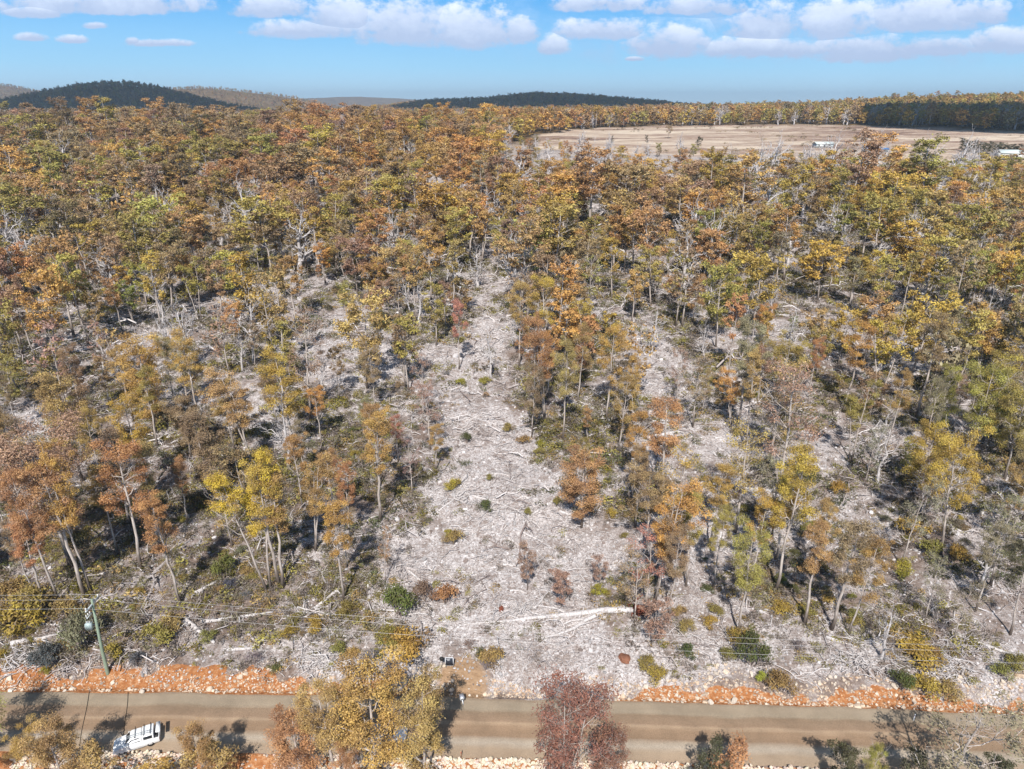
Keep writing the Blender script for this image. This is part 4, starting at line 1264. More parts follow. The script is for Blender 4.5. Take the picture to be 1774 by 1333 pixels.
HS = [(785, 848, 34, 20, 'bright', 'yellow green shrub at the upper left tip of the fallen branches'), (841, 886, 32, 22, 'deep', 'round deep green shrub among the fallen white branches in the clearing'),
      (787, 942, 36, 28, 'ochre', 'round olive brown shrub low in the rocky clearing'), (779, 930, 16, 12, 'bright', 'small yellow shrub touching the round olive brown one'),
      (808, 768, 20, 22, 'deep', 'small deep green shrub in the upper rocky clearing'), (393, 1000, 44, 46, 'green', 'dense upright green shrub by the tall yellow gum'),
      (693, 1065, 66, 60, 'green', 'large green bush above left of the black sign'), (735, 1040, 40, 44, 'mauve', None), (773, 1045, 44, 40, 'rust', 'rust brown bush at the left foot of the clearing'),
      (965, 876, 16, 18, 'olive', None), (913, 892, 18, 14, 'olive', None), (1037, 1028, 28, 16, 'bright', 'bright yellow green cushion shrub right of the clearing'), (853, 1155, 48, 40, 'ochre', 'mixed ochre bush below the fallen white tree'), (835, 1140, 22, 20, 'deep', None), (840, 1160, 26, 26, 'lilac', None),
      (705, 1135, 84, 50, 'mustard', 'wide mustard bush just left of the black sign'), (675, 1115, 50, 30, 'olive', None), (645, 1147, 34, 26, 'bluegrey', 'round blue grey shrub above the largest roadside gum'), (590, 1130, 34, 22, 'olive', None), (600, 1065, 40, 26, 'olive', None),
      (82, 1152, 52, 40, 'bluegrey', 'dark blue grey shrub beside the white branch pile by the road'), (145, 1120, 66, 70, 'greyolive', 'big grey olive bush left of the utility pole'), (80, 1168, 20, 16, 'bright', None), (200, 1135, 40, 24, 'mustard', None), (237, 1150, 30, 24, 'bluegrey', None),
      (275, 1110, 70, 34, 'olive', None), (300, 1090, 50, 30, 'ochre', None), (30, 1090, 90, 50, 'mustard', None), (60, 1060, 80, 50, 'olive', None), (20, 1040, 60, 40, 'ochre', None), (120, 1070, 60, 40, 'ochre', None), (440, 1150, 34, 26, 'lilac', None), (480, 1165, 24, 16, 'green', None), (500, 1105, 34, 24, 'mustard', None), (548, 1090, 46, 24, 'mustard', None), (360, 1110, 30, 22, 'olive', None),
      (1300, 1150, 56, 66, 'deep', 'tall deep green shrub over the orange bank on the right'), (1275, 1115, 40, 34, 'mustard', None), (1350, 1195, 52, 40, 'ochre', 'ochre shrub at the brink of the orange bank'), (1318, 1180, 24, 20, 'bright', None), (1240, 1065, 30, 20, 'olive', None), (1355, 1060, 44, 22, 'mustard', None), (1260, 1145, 32, 28, 'olive', None), (1228, 1085, 34, 20, 'mustard', None), (1190, 1140, 34, 30, 'deep', None), (1190, 1095, 30, 26, 'ochre', None),
      (1140, 1180, 44, 28, 'mustard', None), (1120, 1160, 34, 28, 'olive', None), (1560, 1195, 44, 40, 'deep', 'deep green shrub on the brink where the shadow falls'), (1600, 1200, 60, 28, 'mustard', None), (1640, 1205, 50, 24, 'ochre', None), (1590, 1140, 90, 26, 'mustard', None), (1735, 1170, 40, 24, 'olive', None), (1760, 1160, 40, 30, 'olive', None),
      (1450, 855, 30, 26, 'mustard', 'rounded mustard shrub alone on the open scree to the right'), (1580, 930, 60, 36, 'mustard', None), (1615, 965, 50, 34, 'olive', None), (1655, 970, 44, 30, 'mustard', None), (1560, 990, 40, 24, 'bright', None), (1400, 1070, 30, 20, 'olive', None), (1480, 1085, 30, 20, 'olive', None), (880, 748, 26, 16, 'olive', None), (909, 770, 26, 18, 'ochre', None), (935, 788, 22, 14, 'olive', None), (800, 665, 24, 10, 'bright', None), (840, 665, 24, 12, 'bright', None), (842, 688, 12, 10, 'rust', None), (848, 832, 16, 12, 'olive', None), (1060, 895, 22, 16, 'mustard', None), (1190, 870, 30, 22, 'mustard', None)]
rs = np.random.default_rng(99)
nsh = 0; SX = []
for (bx, by, wp, hp, tn, lab) in HS:
    X, Y = ground_at(bx, by); _, _, dep_ = project(X, Y, hz(X, Y))
    mpp = dep_ / FPX
    add_shrub(X, Y, wp * mpp * 1.05, max(.4, hp * mpp * 1.1), tn, rs, None, lab); nsh += 1; SX.append((X, Y))
A, B, Z = strew(58, 210, .09, rs)
px, py, dep = project(A, B, Z); cl = clearing(A, B, Z); pt = fbm(A / 12, B / 12, 43, 3)
k = (px > 0) & (px < 1774) & (rs.random(len(A)) < np.clip(.35 + 3 * (pt - .5), .05, 1) * (1 - .85 * cl)) & (B - road_far(A) > 3)
A, B, px, py, dep = A[k], B[k], px[k], py[k], dep[k]
o_ = np.argsort(dep + rs.uniform(0, 60, len(dep)))
SK = ['olive', 'ochre', 'mustard', 'greyolive', 'lilac', 'mauve', 'deep', 'bluegrey', 'bright', 'brown']
SP = np.array([.24, .16, .15, .10, .08, .07, .08, .03, .04, .05])
for q in o_[:290 - nsh]:
    tn = SK[rs.choice(len(SK), p=SP / SP.sum())]
    w_ = float(rs.uniform(.9, 2.3)); add_shrub(float(A[q]), float(B[q]), w_, w_ * float(rs.uniform(.45, .8)), tn, rs)


# ------------------------------------------------------------------ fallen timber
def ground_line(pts, radii, sub=3, lift=.7):
    """polyline in photo pixels laid down on the ground, resampled"""
    W = []
    for (x, y) in pts:
        X, Y = ground_at(x, y); W.append((X, Y))
    W = np.array(W); t = np.linspace(0, len(W) - 1, (len(W) - 1) * sub + 1)
    a = np.minimum(t.astype(int), len(W) - 2); f = (t - a)[:, None]
    P = W[a] * (1 - f) + W[a + 1] * f
    r = np.interp(t, np.arange(len(radii)), radii)
    Z = height(P[:, 0], P[:, 1]) + r * lift
    return np.column_stack([P, Z]), r


def add_log(pts, radii, rng, pale=True, label=None, twigs=3, parent=None):
    radii = [q * 1.25 for q in radii]
    P, r = ground_line(pts, radii)
    # a stiff trunk: smooth the heights along it
    z = P[:, 2]; ln = np.linspace(z[0], z[-1], len(z)); P[:, 2] = np.maximum(ln * .6 + z * .4, z - r * .4)
    o0 = P[0].copy(); P = P - o0
    P[1:-1, :2] += rng.normal(size=(len(P) - 2, 2)) * .05
    T = Geo(); T.tube(P, r, 8)
    me = T.mesh('trunk', [M_DEAD if pale else M_GREYWOOD], True)
    root = parent or empty('fallen_log', tuple(o0))
    c = obj('trunk', me, root)
    if parent: c.location = Vector(o0) - parent.location
    for k in range(twigs):
        a = P[int(rng.integers(max(1, len(P) // 2), len(P)))]
        L = np.linalg.norm(P[-1]) * rng.uniform(.12, .4) + .3
        d = P[-1] / (np.linalg.norm(P[-1]) + 1e-6); az = rng.choice([-1, 1]) * rng.uniform(.4, 1.2)
        dd = np.array([d[0] * math.cos(az) - d[1] * math.sin(az), d[0] * math.sin(az) + d[1] * math.cos(az), rng.uniform(.0, .35)])
        B_ = Geo(); B_.tube(bend(a, a + dd * L, rng, 5, .08), np.linspace(r[-1] * .7 + .02, .015, 5), 5)
        br = obj('branch', B_.mesh('branch', [M_DEAD if pale else M_GREYWOOD]), root)
        if parent: br.location = c.location
    if not parent:
        tag(root, label, 'log', 'fallen logs on the slope')
        if not label: register(root, '%s fallen log' % ('bleached white' if pale else 'grey brown'), o0[0], o0[1])
    return root


LOGS = [([(304, 961), (255, 1005), (206, 1052)], [.13, .18, .2], 0, 'long straight grey brown log slanting up right of the utility pole'), ([(281, 985), (250, 1049)], [.1, .14], 0, None), ([(348, 1080), (410, 1072), (473, 1061)], [.2, .15, .08], 1, 'long bent pale log lying right of the utility pole'),
        ([(320, 1071), (345, 1095), (372, 1115)], [.2, .18, .13], 1, None), ([(375, 1010), (338, 1030)], [.16, .2], 1, None), ([(600, 1013), (548, 1054)], [.2, .16], 1, None), ([(558, 1000), (600, 1068)], [.12, .15], 0, None), ([(394, 1128), (436, 1125)], [.17, .14], 1, None), ([(71, 1083), (118, 1083)], [.16, .14], 1, None),
        ([(20, 1118), (60, 1110), (98, 1101)], [.26, .2, .12], 1, 'crooked white log over the branch pile in the lower left'), ([(1121, 763), (1171, 750)], [.34, .26], 1, 'stout white log on the scree right of the grove'), ([(969, 888), (985, 893)], [.2, .15], 1, None),
        ([(793, 853), (850, 868), (904, 887)], [.16, .13, .07], 1, 'longest white branch lying across the rocky clearing'), ([(752, 893), (803, 853)], [.08, .13], 1, None), ([(890, 917), (940, 940)], [.15, .08], 1, None), ([(813, 700), (840, 728), (860, 755)], [.1, .12, .1], 0, None), ([(830, 728), (862, 738)], [.14, .08], 1, None),
        ([(1272, 849), (1336, 853)], [.32, .26], 1, 'stout white log behind the tall right grove'), ([(1695, 870), (1722, 893)], [.28, .24], 0, None), ([(1674, 900), (1722, 941)], [.22, .26], 0, 'thick grey brown log in the shady right gully'), ([(1430, 1106), (1484, 1122)], [.2, .1], 1, None), ([(1324, 1057), (1385, 1068)], [.12, .08], 1, None),
        ([(1650, 1098), (1700, 1118), (1761, 1140)], [.1, .13, .15], 1, 'long pale log near the right border above the bank'), ([(1624, 1148), (1640, 1143), (1666, 1144)], [.15, .12, .1], 1, None), ([(1397, 436), (1448, 412)], [.3, .4], 1, None), ([(1542, 605), (1593, 622)], [.3, .2], 1, None), ([(1509, 649), (1549, 629)], [.24, .3], 1, None),
        ([(430, 720), (470, 735)], [.25, .15], 1, None), ([(400, 700), (425, 690)], [.28, .2], 1, None), ([(700, 985), (735, 1010)], [.12, .08], 1, None), ([(600, 1150), (520, 1147)], [.1, .08], 1, None), ([(590, 1140), (560, 1160)], [.1, .06], 1, None), ([(1000, 1170), (1030, 1150)], [.08, .05], 1, None),
        ([(160, 1125), (200, 1133)], [.09, .05], 1, None), ([(740, 900), (690, 930)], [.08, .12], 1, None), ([(940, 640), (975, 655)], [.2, .1], 1, None), ([(1160, 845), (1200, 855)], [.14, .1], 1, None), ([(240, 800), (320, 770)], [.2, .12], 0, None), ([(30, 785), (70, 782)], [.2, .16], 1, None)]
rl = np.random.default_rng(5)
for (pts, rad, pale, lab) in LOGS:
    add_log(pts, rad, rl, bool(pale), lab, 2 + int(rl.integers(0, 3)))
for q in range(90):
    X = 0
    bx, by = rl.uniform(20, 1750), 1120 - 560 * rl.random() ** 1.2
    a = rl.uniform(0, 3.14); L = rl.uniform(16, 42) * (by / 1100.)
    pts = [(bx, by), (bx + math.cos(a) * L * .5, by + math.sin(a) * L * .25 + rl.normal() * 2), (bx + math.cos(a) * L, by + math.sin(a) * L * .5)]
    r0 = rl.uniform(.09, .22); add_log(pts, [r0, r0 * .8, r0 * .4], rl, rl.random() < .65, None, int(rl.integers(1, 5)))

# the big white fallen tree
FT = empty('fallen_tree', (*ground_at(1095, 1062), 0)); FT.location.z = hz(FT.location.x, FT.location.y)
tag(FT, 'large fallen white tree with forked limbs and red root plate', 'fallen tree')
P, r = ground_line([(1100, 1061), (1050, 1061), (1000, 1066), (950, 1071), (900, 1075), (840, 1080), (800, 1083)], [.34, .40, .34, .28, .18, .10, .04], 3, .8)
T = Geo(); T.tube(P - np.array(FT.location), r, 9); obj('trunk', T.mesh('trunk', [M_DEAD], True), FT)
for (pts, rad) in [([(1042, 1066), (1015, 1078), (995, 1092), (965, 1103), (938, 1108)], [.26, .24, .2, .15, .09]), ([(1020, 1076), (990, 1078), (972, 1086)], [.16, .13, .09]), ([(938, 1108), (950, 1116), (962, 1120)], [.12, .12, .08]),
                   ([(985, 1067), (960, 1056), (930, 1052), (905, 1058)], [.14, .12, .08, .04]), ([(925, 1058), (940, 1040), (952, 1024)], [.16, .13, .09]), ([(1005, 1068), (1003, 1076)], [.1, .1]), ([(962, 1070), (960, 1086)], [.07, .05]), ([(1050, 1057), (1080, 1053), (1100, 1058)], [.1, .1, .06]),
                   ([(900, 1075), (870, 1062), (850, 1050)], [.1, .07, .03]), ([(880, 1077), (850, 1092)], [.08, .03]), ([(950, 1071), (905, 1062), (880, 1040)], [.09, .06, .03])]:
    P, r = ground_line(pts, rad, 3, 1.0)
    T = Geo(); T.tube(P - np.array(FT.location) + np.array([0, 0, .12]), r, 7); obj('limb', T.mesh('limb', [M_DEAD], True), FT)
T = Geo(); rg = np.random.default_rng(3)
for q in range(26):
    d = np.array([.6, rg.normal() * .9, abs(rg.normal()) * .8]); T.tube(bend([0, 0, .2], d * rg.uniform(.5, 1.3), rg, 4, .1), np.linspace(.12, .02, 4), 5)
obj('root_plate', T.mesh('root_plate', [M_REDSOIL]), FT)


def boulder(name, bx, by, s, m, label, cat='boulder'):
    X, Y = ground_at(bx, by)
    bm = bmesh.new(); bmesh.ops.create_icosphere(bm, subdivisions=3, radius=1)
    ph = random.Random(bx).uniform(0, 6)
    for v in bm.verts:
        c = v.co; k = 1 + .22 * math.sin(c.x * 2.3 + ph) * math.cos(c.y * 2.9 + ph) + .10 * math.sin(c.z * 6 + c.x * 5 + ph)
        v.co = Vector((c.x * k * s[0], c.y * k * s[1], c.z * k * s[2]))
    me = bpy.data.meshes.new(name); bm.to_mesh(me); bm.free(); me.materials.append(m)
    o = obj(name, me, None, (X, Y, hz(X, Y) + s[2] * .3)); tag(o, label, cat)


boulder('boulder', 1082, 1142, (.65, .8, .35), simple('rusty_rock', (.24, .11, .07), .95, .1, 0, .6, 3.0), 'rust red boulder on the scree above the orange bank')
boulder('earth_mound', 1110, 1060, (1.1, .8, .5), M_REDSOIL, 'dark red earth heap at the root of the fallen tree', 'earth heap')
boulder('tree_stump', 868, 1058, (.28, .3, .55), M_REDSOIL, 'short red rotten stump beside the fallen white tree', 'stump')


# piles of dead branches
def brush_pile(bx, by, wp, hp, n, label, pale=True):
    X, Y = ground_at(bx, by); _, _, dep_ = project(X, Y, hz(X, Y)); w_ = wp * dep_ / FPX / 2; d_ = hp * dep_ / FPX / 2 / .62
    rg = np.random.default_rng(bx * 7 + by); T = Geo(); z0 = hz(X, Y)
    AA = rg.uniform(0, 6.28, n); RR_ = rg.random(n) ** .7
    hq = height(X + np.cos(AA) * RR_ * w_, Y + np.sin(AA) * RR_ * d_)
    for q in range(n):
        a, r_ = AA[q], RR_[q]
        cx, cy = math.cos(a) * r_ * w_, math.sin(a) * r_ * d_
        L = rg.uniform(.5, 1.6); az = rg.uniform(0, 3.14)
        h0 = hq[q] - z0 + rg.uniform(.03, .7) * (1 - r_ * .7)
        p0 = np.array([cx - math.cos(az) * L, cy - math.sin(az) * L * .8, h0 + rg.normal() * .15]); p1 = np.array([cx + math.cos(az) * L, cy + math.sin(az) * L * .8, h0 + rg.normal() * .22])
        r0 = rg.uniform(.02, .075); T.tube(bend(p0, p1, rg, 5, .07, .03), np.linspace(r0, r0 * .3, 5), 4)
    o = obj('branch_pile', T.mesh('branch_pile', [M_DEAD if pale else M_GREYWOOD]), None, (X, Y, z0)); tag(o, label, 'branch pile')


for a in [(50, 1142, 90, 44, 110, 'white branch pile at the roadside in the lower left'), (118, 1155, 50, 34, 60, 'tangled grey branches between the blue grey shrub and utility pole', False), (560, 1153, 110, 28, 90, 'low spread of white branches on the bank left of the sign'), (860, 890, 170, 60, 120, 'wide litter of white branches across the rocky clearing'),
          (800, 865, 90, 30, 60, 'pale branches heaped by the yellow green shrub in the clearing'), (700, 985, 70, 60, 80, 'grey branch tangle above the large green bush', False), (490, 755, 110, 40, 90, 'white branch heap left of the upper clearing'), (425, 725, 60, 34, 60, 'small white branch heap on the left scree'), (300, 605, 110, 30, 90, 'white branch heap at the feet of three pale dead trunks'),
          (1300, 755, 100, 40, 90, 'white branch heap on the open right scree'), (1490, 1150, 150, 26, 110, 'long white branch pile above the orange bank on the right'), (1640, 1158, 90, 40, 120, 'dense white branch pile near the lower right border'), (1660, 1120, 90, 40, 90, 'fine grey brushwood pile above the lower right white pile', False), (1700, 900, 80, 60, 80, 'grey branches piled in the shady right gully', False),
          (1130, 975, 90, 50, 80, 'white branches heaped below the amber gum on the right of clearing'), (1400, 450, 90, 30, 70, 'white branch heap high on the right slope'), (900, 1060, 120, 40, 80, 'white twiggy litter round the head of the fallen tree'), (950, 1150, 120, 50, 60, 'thin grey branches below the fallen white tree', False), (640, 1160, 60, 24, 50, 'white sticks on the bank above the largest roadside gum'), (1560, 640, 90, 30, 70, 'white branch heap midway up the right slope'), (720, 1140, 40, 20, 40, 'white broken sticks left of the sign')]:
    brush_pile(*a)

# ------------------------------------------------------------------ power line
PX0, PY0 = ground_at(187, 1167); PZ0 = hz(PX0, PY0)
pole = empty('utility_pole', (PX0, PY0, PZ0)); tag(pole, 'green grey wooden utility pole with crossarm and transformer at the roadside', 'utility pole')
T = Geo(); T.tube([(0, 0, -.5), (0, 0, .3), (.15, 0, 4), (.55, .05, 10.4)], [.23, .20, .16, .11], 12); obj('shaft', T.mesh('shaft', [M_POLE], True), pole)
T = Geo(); T.box((.5, 0, 9.75), (.14, 2.5, .16)); T.tube([(.5, -.8, 9.72), (.45, 0, 9.1)], [.03, .03], 4); T.tube([(.5, .8, 9.72), (.45, 0, 9.1)], [.03, .03], 4); obj('crossarm', T.mesh('crossarm', [M_STEEL]), pole)
WY = (-1.1, .35, 1.15)
for yy in WY:
    T = Geo(); T.tube([(.5, yy, 9.8), (.5, yy, 9.95), (.5, yy, 10.0), (.5, yy, 10.08), (.5, yy, 10.16)], [.04, .10, .07, .10, .05], 8); obj('insulator', T.mesh('insulator', [M_CERAMIC], True), pole)
tr = empty('transformer', (-.42, -.12, 6.9)); tr.parent = pole; tr.scale = (.8, .8, .85)
T = Geo(); T.box((0, 0, 0), (.75, .6, .95)); me = T.mesh('tank', [M_TRANS]); obj('tank', me, tr)
T = Geo()
for q in range(6): T.box((-.3 + q * .12, -.36, 0), (.03, .12, .7))
T.box((0, .32, .2), (.1, .3, .08)); T.box((0, .32, -.25), (.1, .3, .08)); obj('cooling_fins', T.mesh('cooling_fins', [M_TRANS]), tr)
for q in range(3):
    T = Geo(); T.tube([(-.22 + q * .22, 0, .47), (-.22 + q * .22, 0, .6), (-.22 + q * .22, 0, .78)], [.07, .05, .03], 8); obj('bushing', T.mesh('bushing', [M_CERAMIC], True), tr)
for q in range(3):
    T = Geo(); T.box((-.1 + .02 * q, -.25 + q * .0 - .3 + .3 * q, 8.5), (.08, .1, .5)); obj('fuse_holder', T.mesh('fuse_holder', [M_CERAMIC]), pole)
T = Geo(); T.box((0.02, -.2, 8.4), (.08, 1.0, .08)); obj('fuse_bracket', T.mesh('fuse_bracket', [M_STEEL]), pole)
T = Geo()
for q in range(3): T.tube(bend((-.1 + .02 * q, -.55 + .3 * q, 8.3), (-.17 + q * .22, -.38, 7.65), np.random.default_rng(q), 4, .04), .015, 4)
obj('drop_wire', T.mesh('drop_wire', [M_WIRE]), pole)


def wire(p, q, sag, r, label):
    p = np.array(p); q = np.array(q); t = np.linspace(0, 1, 41)[:, None]
    P = p + (q - p) * t; P[:, 2] -= (4 * t * (1 - t))[:, 0] * sag
    T = Geo(); T.tube(P - p, r, 6); o = obj('power_line', T.mesh('power_line', [M_WIRE], True), None, tuple(p)); tag(o, label, 'power line', 'power lines along the road')


for nm, yy in zip(('lowest of the three thin wires', 'middle of the three thin wires', 'uppermost of the three thin wires'), WY):
    a = (PX0 + .5, PY0 + yy, PZ0 + 10.12)
    wire(a, (95, 50.6 + yy, 10.6), 2.3, .014, nm + ' running right from the utility pole')
    wire(a, (-130, 66 + yy, 9.2), 1.6, .014, nm + ' leaving the utility pole to the left')

# ------------------------------------------------------------------ roadside things
def hose(x0, y0, x1, y1, label):
    X0, Y0 = ground_at(x0, y0); X1, Y1 = ground_at(x1, y1)
    t = np.linspace(-.02, 1.15, 30); X = X0 + (X1 - X0) * t + np.sin(t * 5) * .06; Y = Y0 + (Y1 - Y0) * t
    v = (Y - road_near(X)) / 7.4
    Z = .03 + .10 * (1 - (2 * np.clip(v, 0, 1) - 1) ** 2) + .025
    P = np.column_stack([X, Y, Z]); p0 = P[0].copy(); T = Geo(); T.tube(P - p0, .028, 6)
    o = obj('counter_hose', T.mesh('counter_hose', [M_RUBBER], True), None, tuple(p0)); tag(o, label, 'road hose', 'hoses laid across the road')


hose(155, 1199, 141, 1280, 'left one of two thin black hoses laid across the gravel road')
hose(222, 1202, 216, 1270, 'right black hose across the road, the one meeting the white ute')

X, Y = ground_at(779, 1158)
sg = empty('sign', (X, Y, hz(X, Y))); tag(sg, 'small square black sign with white frame at the dirt apron', 'sign')
tilt = Matrix.Rotation(-.12, 3, 'X')
T = Geo(); T.box((0, 0, 1.0), (.82, .03, 1.02), 0, tilt); obj('panel', T.mesh('panel', [M_SIGN]), sg)
T = Geo()
for c, s in (((0, -.015, 1.54), (.92, .06, .06)), ((0, -.015, .46), (.92, .06, .06)), ((-.44, -.015, 1.0), (.06, .06, 1.02)), ((.44, -.015, 1.0), (.06, .06, 1.02))): T.box(c, s, 0)
fr = obj('frame', T.mesh('frame', [M_SIGNTXT]), sg)
T = Geo()
T.box((-.12, -.022, 1.32), (.42, .012, .055)); T.box((-.08, -.022, 1.20), (.30, .012, .02)); T.box((-.1, -.022, 1.14), (.30, .012, .02)); T.box((-.16, -.022, .70), (.34, .012, .12)); T.box((-.04, -.022, .60), (.5, .012, .05))
obj('lettering', T.mesh('lettering', [M_SIGNTXT]), sg)
for sx_ in (-.38, .38):
    T = Geo(); T.box((sx_, .06, .6), (.05, .05, 1.5)); obj('leg', T.mesh('leg', [M_STEEL]), sg)

X, Y = ground_at(766, 1156)
bs = empty('stake', (X, Y, hz(X, Y))); tag(bs, 'black round bundle on a thin bent stake, left of the sign', 'stake')
T = Geo(); T.tube([(-.05, 0, -.1), (0, 0, .5), (.16, 0, 1.0), (.2, 0, 1.2)], [.03, .03, .025, .02], 6); obj('stick', T.mesh('stick', [M_BLACK], True), bs)
bm = bmesh.new(); bmesh.ops.create_icosphere(bm, subdivisions=3, radius=.26)
for v in bm.verts: v.co = Vector((v.co.x * (1 + .1 * math.sin(v.co.z * 20)), v.co.y * .8, v.co.z * (1.1 + .1 * math.sin(v.co.x * 17)) + 1.2))
me = bpy.data.meshes.new('bundle'); bm.to_mesh(me); bm.free(); me.materials.append(M_BLACK); obj('bundle', me, bs)

X, Y = ground_at(803, 1222)
lb = empty('letterbox', (X, Y, hz(X, Y)), .25); tag(lb, 'white letterbox on a leaning white post at the road edge', 'letterbox')
T = Geo(); T.tube([(0, 0, -.1), (-.12, .05, .9)], [.06, .06], 8); obj('post', T.mesh('post', [M_WHITE]), lb)
T = Geo(); T.box((-.14, .12, 1.08), (.42, .55, .34)); me = T.mesh('box', [M_WHITE]); bxo = obj('box', me, lb)
T = Geo(); T.box((-.14, .10, 1.27), (.48, .62, .03)); obj('lid', T.mesh('lid', [M_SILVER]), lb)
T = Geo(); T.box((-.14, -.162, 1.1), (.30, .012, .06)); obj('slot', T.mesh('slot', [M_BLACK]), lb)


def guide_post(bx, by, h_, m, label):
    X, Y = ground_at(bx, by); g_ = empty('guide_post', (X, Y, hz(X, Y))); tag(g_, label, 'guide post')
    T = Geo(); T.box((0, 0, h_ / 2 - .1), (.11, .05, h_ + .2), 0, None, .9); obj('post', T.mesh('post', [m]), g_)
    T = Geo(); T.box((0, -.03, h_ - .2), (.07, .012, .12)); obj('reflector', T.mesh('reflector', [M_RED]), g_)


guide_post(1582, 1250, 1.0, M_WHITE, 'slim white guide post at the right end of the orange bank')
guide_post(799, 1313, .9, simple('weathered_timber', (.35, .2, .12)), 'short brown post at the near road edge, below the letterbox')


# ------------------------------------------------------------------ vehicles
def loft(st, m=0):
    """stations (x, z bottom, z belt, z top, half width bottom, belt, top) -> closed quad shell"""
    V = []; Q = []
    for (x, zb, zm, zt, wb, wm, wt) in st:
        zc = zt + .0
        V += [(x, -wb, zb), (x, -wm, (zb + zm) / 2), (x, -wm, zm), (x, -wt, zt), (x, -wt * .5, zc + .015), (x, wt * .5, zc + .015), (x, wt, zt), (x, wm, zm), (x, wm, (zb + zm) / 2), (x, wb, zb)]
    k = 10
    for i in range(len(st) - 1):
        for j in range(k): Q.append([i * k + j, i * k + (j + 1) % k, (i + 1) * k + (j + 1) % k, (i + 1) * k + j])
    for b, rev in ((0, False), ((len(st) - 1) * k, True)):
        for q in ([0, 9, 8, 1], [1, 8, 7, 2], [2, 7, 6, 3], [3, 6, 5, 4]):
            f = [b + z for z in q]; Q.append(f[::-1] if rev else f)
    g = Geo(); g.add(V, Q, m); return g


def part(g, name, m, parent, smooth=False, bevel=0):
    me = g.mesh(name, [m] if not isinstance(m, list) else m, smooth)
    o = obj(name, me, parent)
    if bevel:
        b = o.modifiers.new('bevel', 'BEVEL'); b.width = bevel; b.segments = 2; b.limit_method = 'ANGLE'; b.angle_limit = .5
    return o


def quad(pts, name, m, parent):
    g = Geo(); n_ = np.cross(np.array(pts[1]) - pts[0], np.array(pts[3]) - pts[0]); n_ = n_ / np.linalg.norm(n_) * .012
    V = [tuple(np.array(p) + n_) for p in pts] + [tuple(np.array(p) - n_) for p in pts]
    g.add(V, [[0, 1, 2, 3], [7, 6, 5, 4], [0, 4, 5, 1], [1, 5, 6, 2], [2, 6, 7, 3], [3, 7, 4, 0]]); return part(g, name, m, parent)


def wheel(x, y, r, parent):
    wv_ = empty('wheel', (x, y, r)); wv_.parent = parent
    g = Geo(); a = np.linspace(0, 2 * np.pi, 25)
    sgn = 1 if y > 0 else -1
    prof = [(-.11, r * .62), (-.12, r * .9), (-.08, r), (.08, r), (.12, r * .9), (.11, r * .62)]
    V = []; Q = []
    for t in a[:-1]:
        for (yy, rr_) in prof: V.append((math.cos(t) * rr_, yy, math.sin(t) * rr_))
    k = len(prof)
    for i in range(24):
        for j in range(k - 1): Q.append([i * k + j, i * k + j + 1, ((i + 1) % 24) * k + j + 1, ((i + 1) % 24) * k + j])
    g.add(V, Q); part(g, 'tyre', M_RUBBER, wv_, True)
    g = Geo(); g.tube([(0, -.08, 0), (0, .08, 0)], [r * .63, r * .63], 20)
    for s in range(6): g.box((math.cos(s * 1.047) * r * .36, sgn * .085, math.sin(s * 1.047) * r * .36), (r * .12, .02, r * .12))
    part(g, 'rim', M_RIM, wv_)


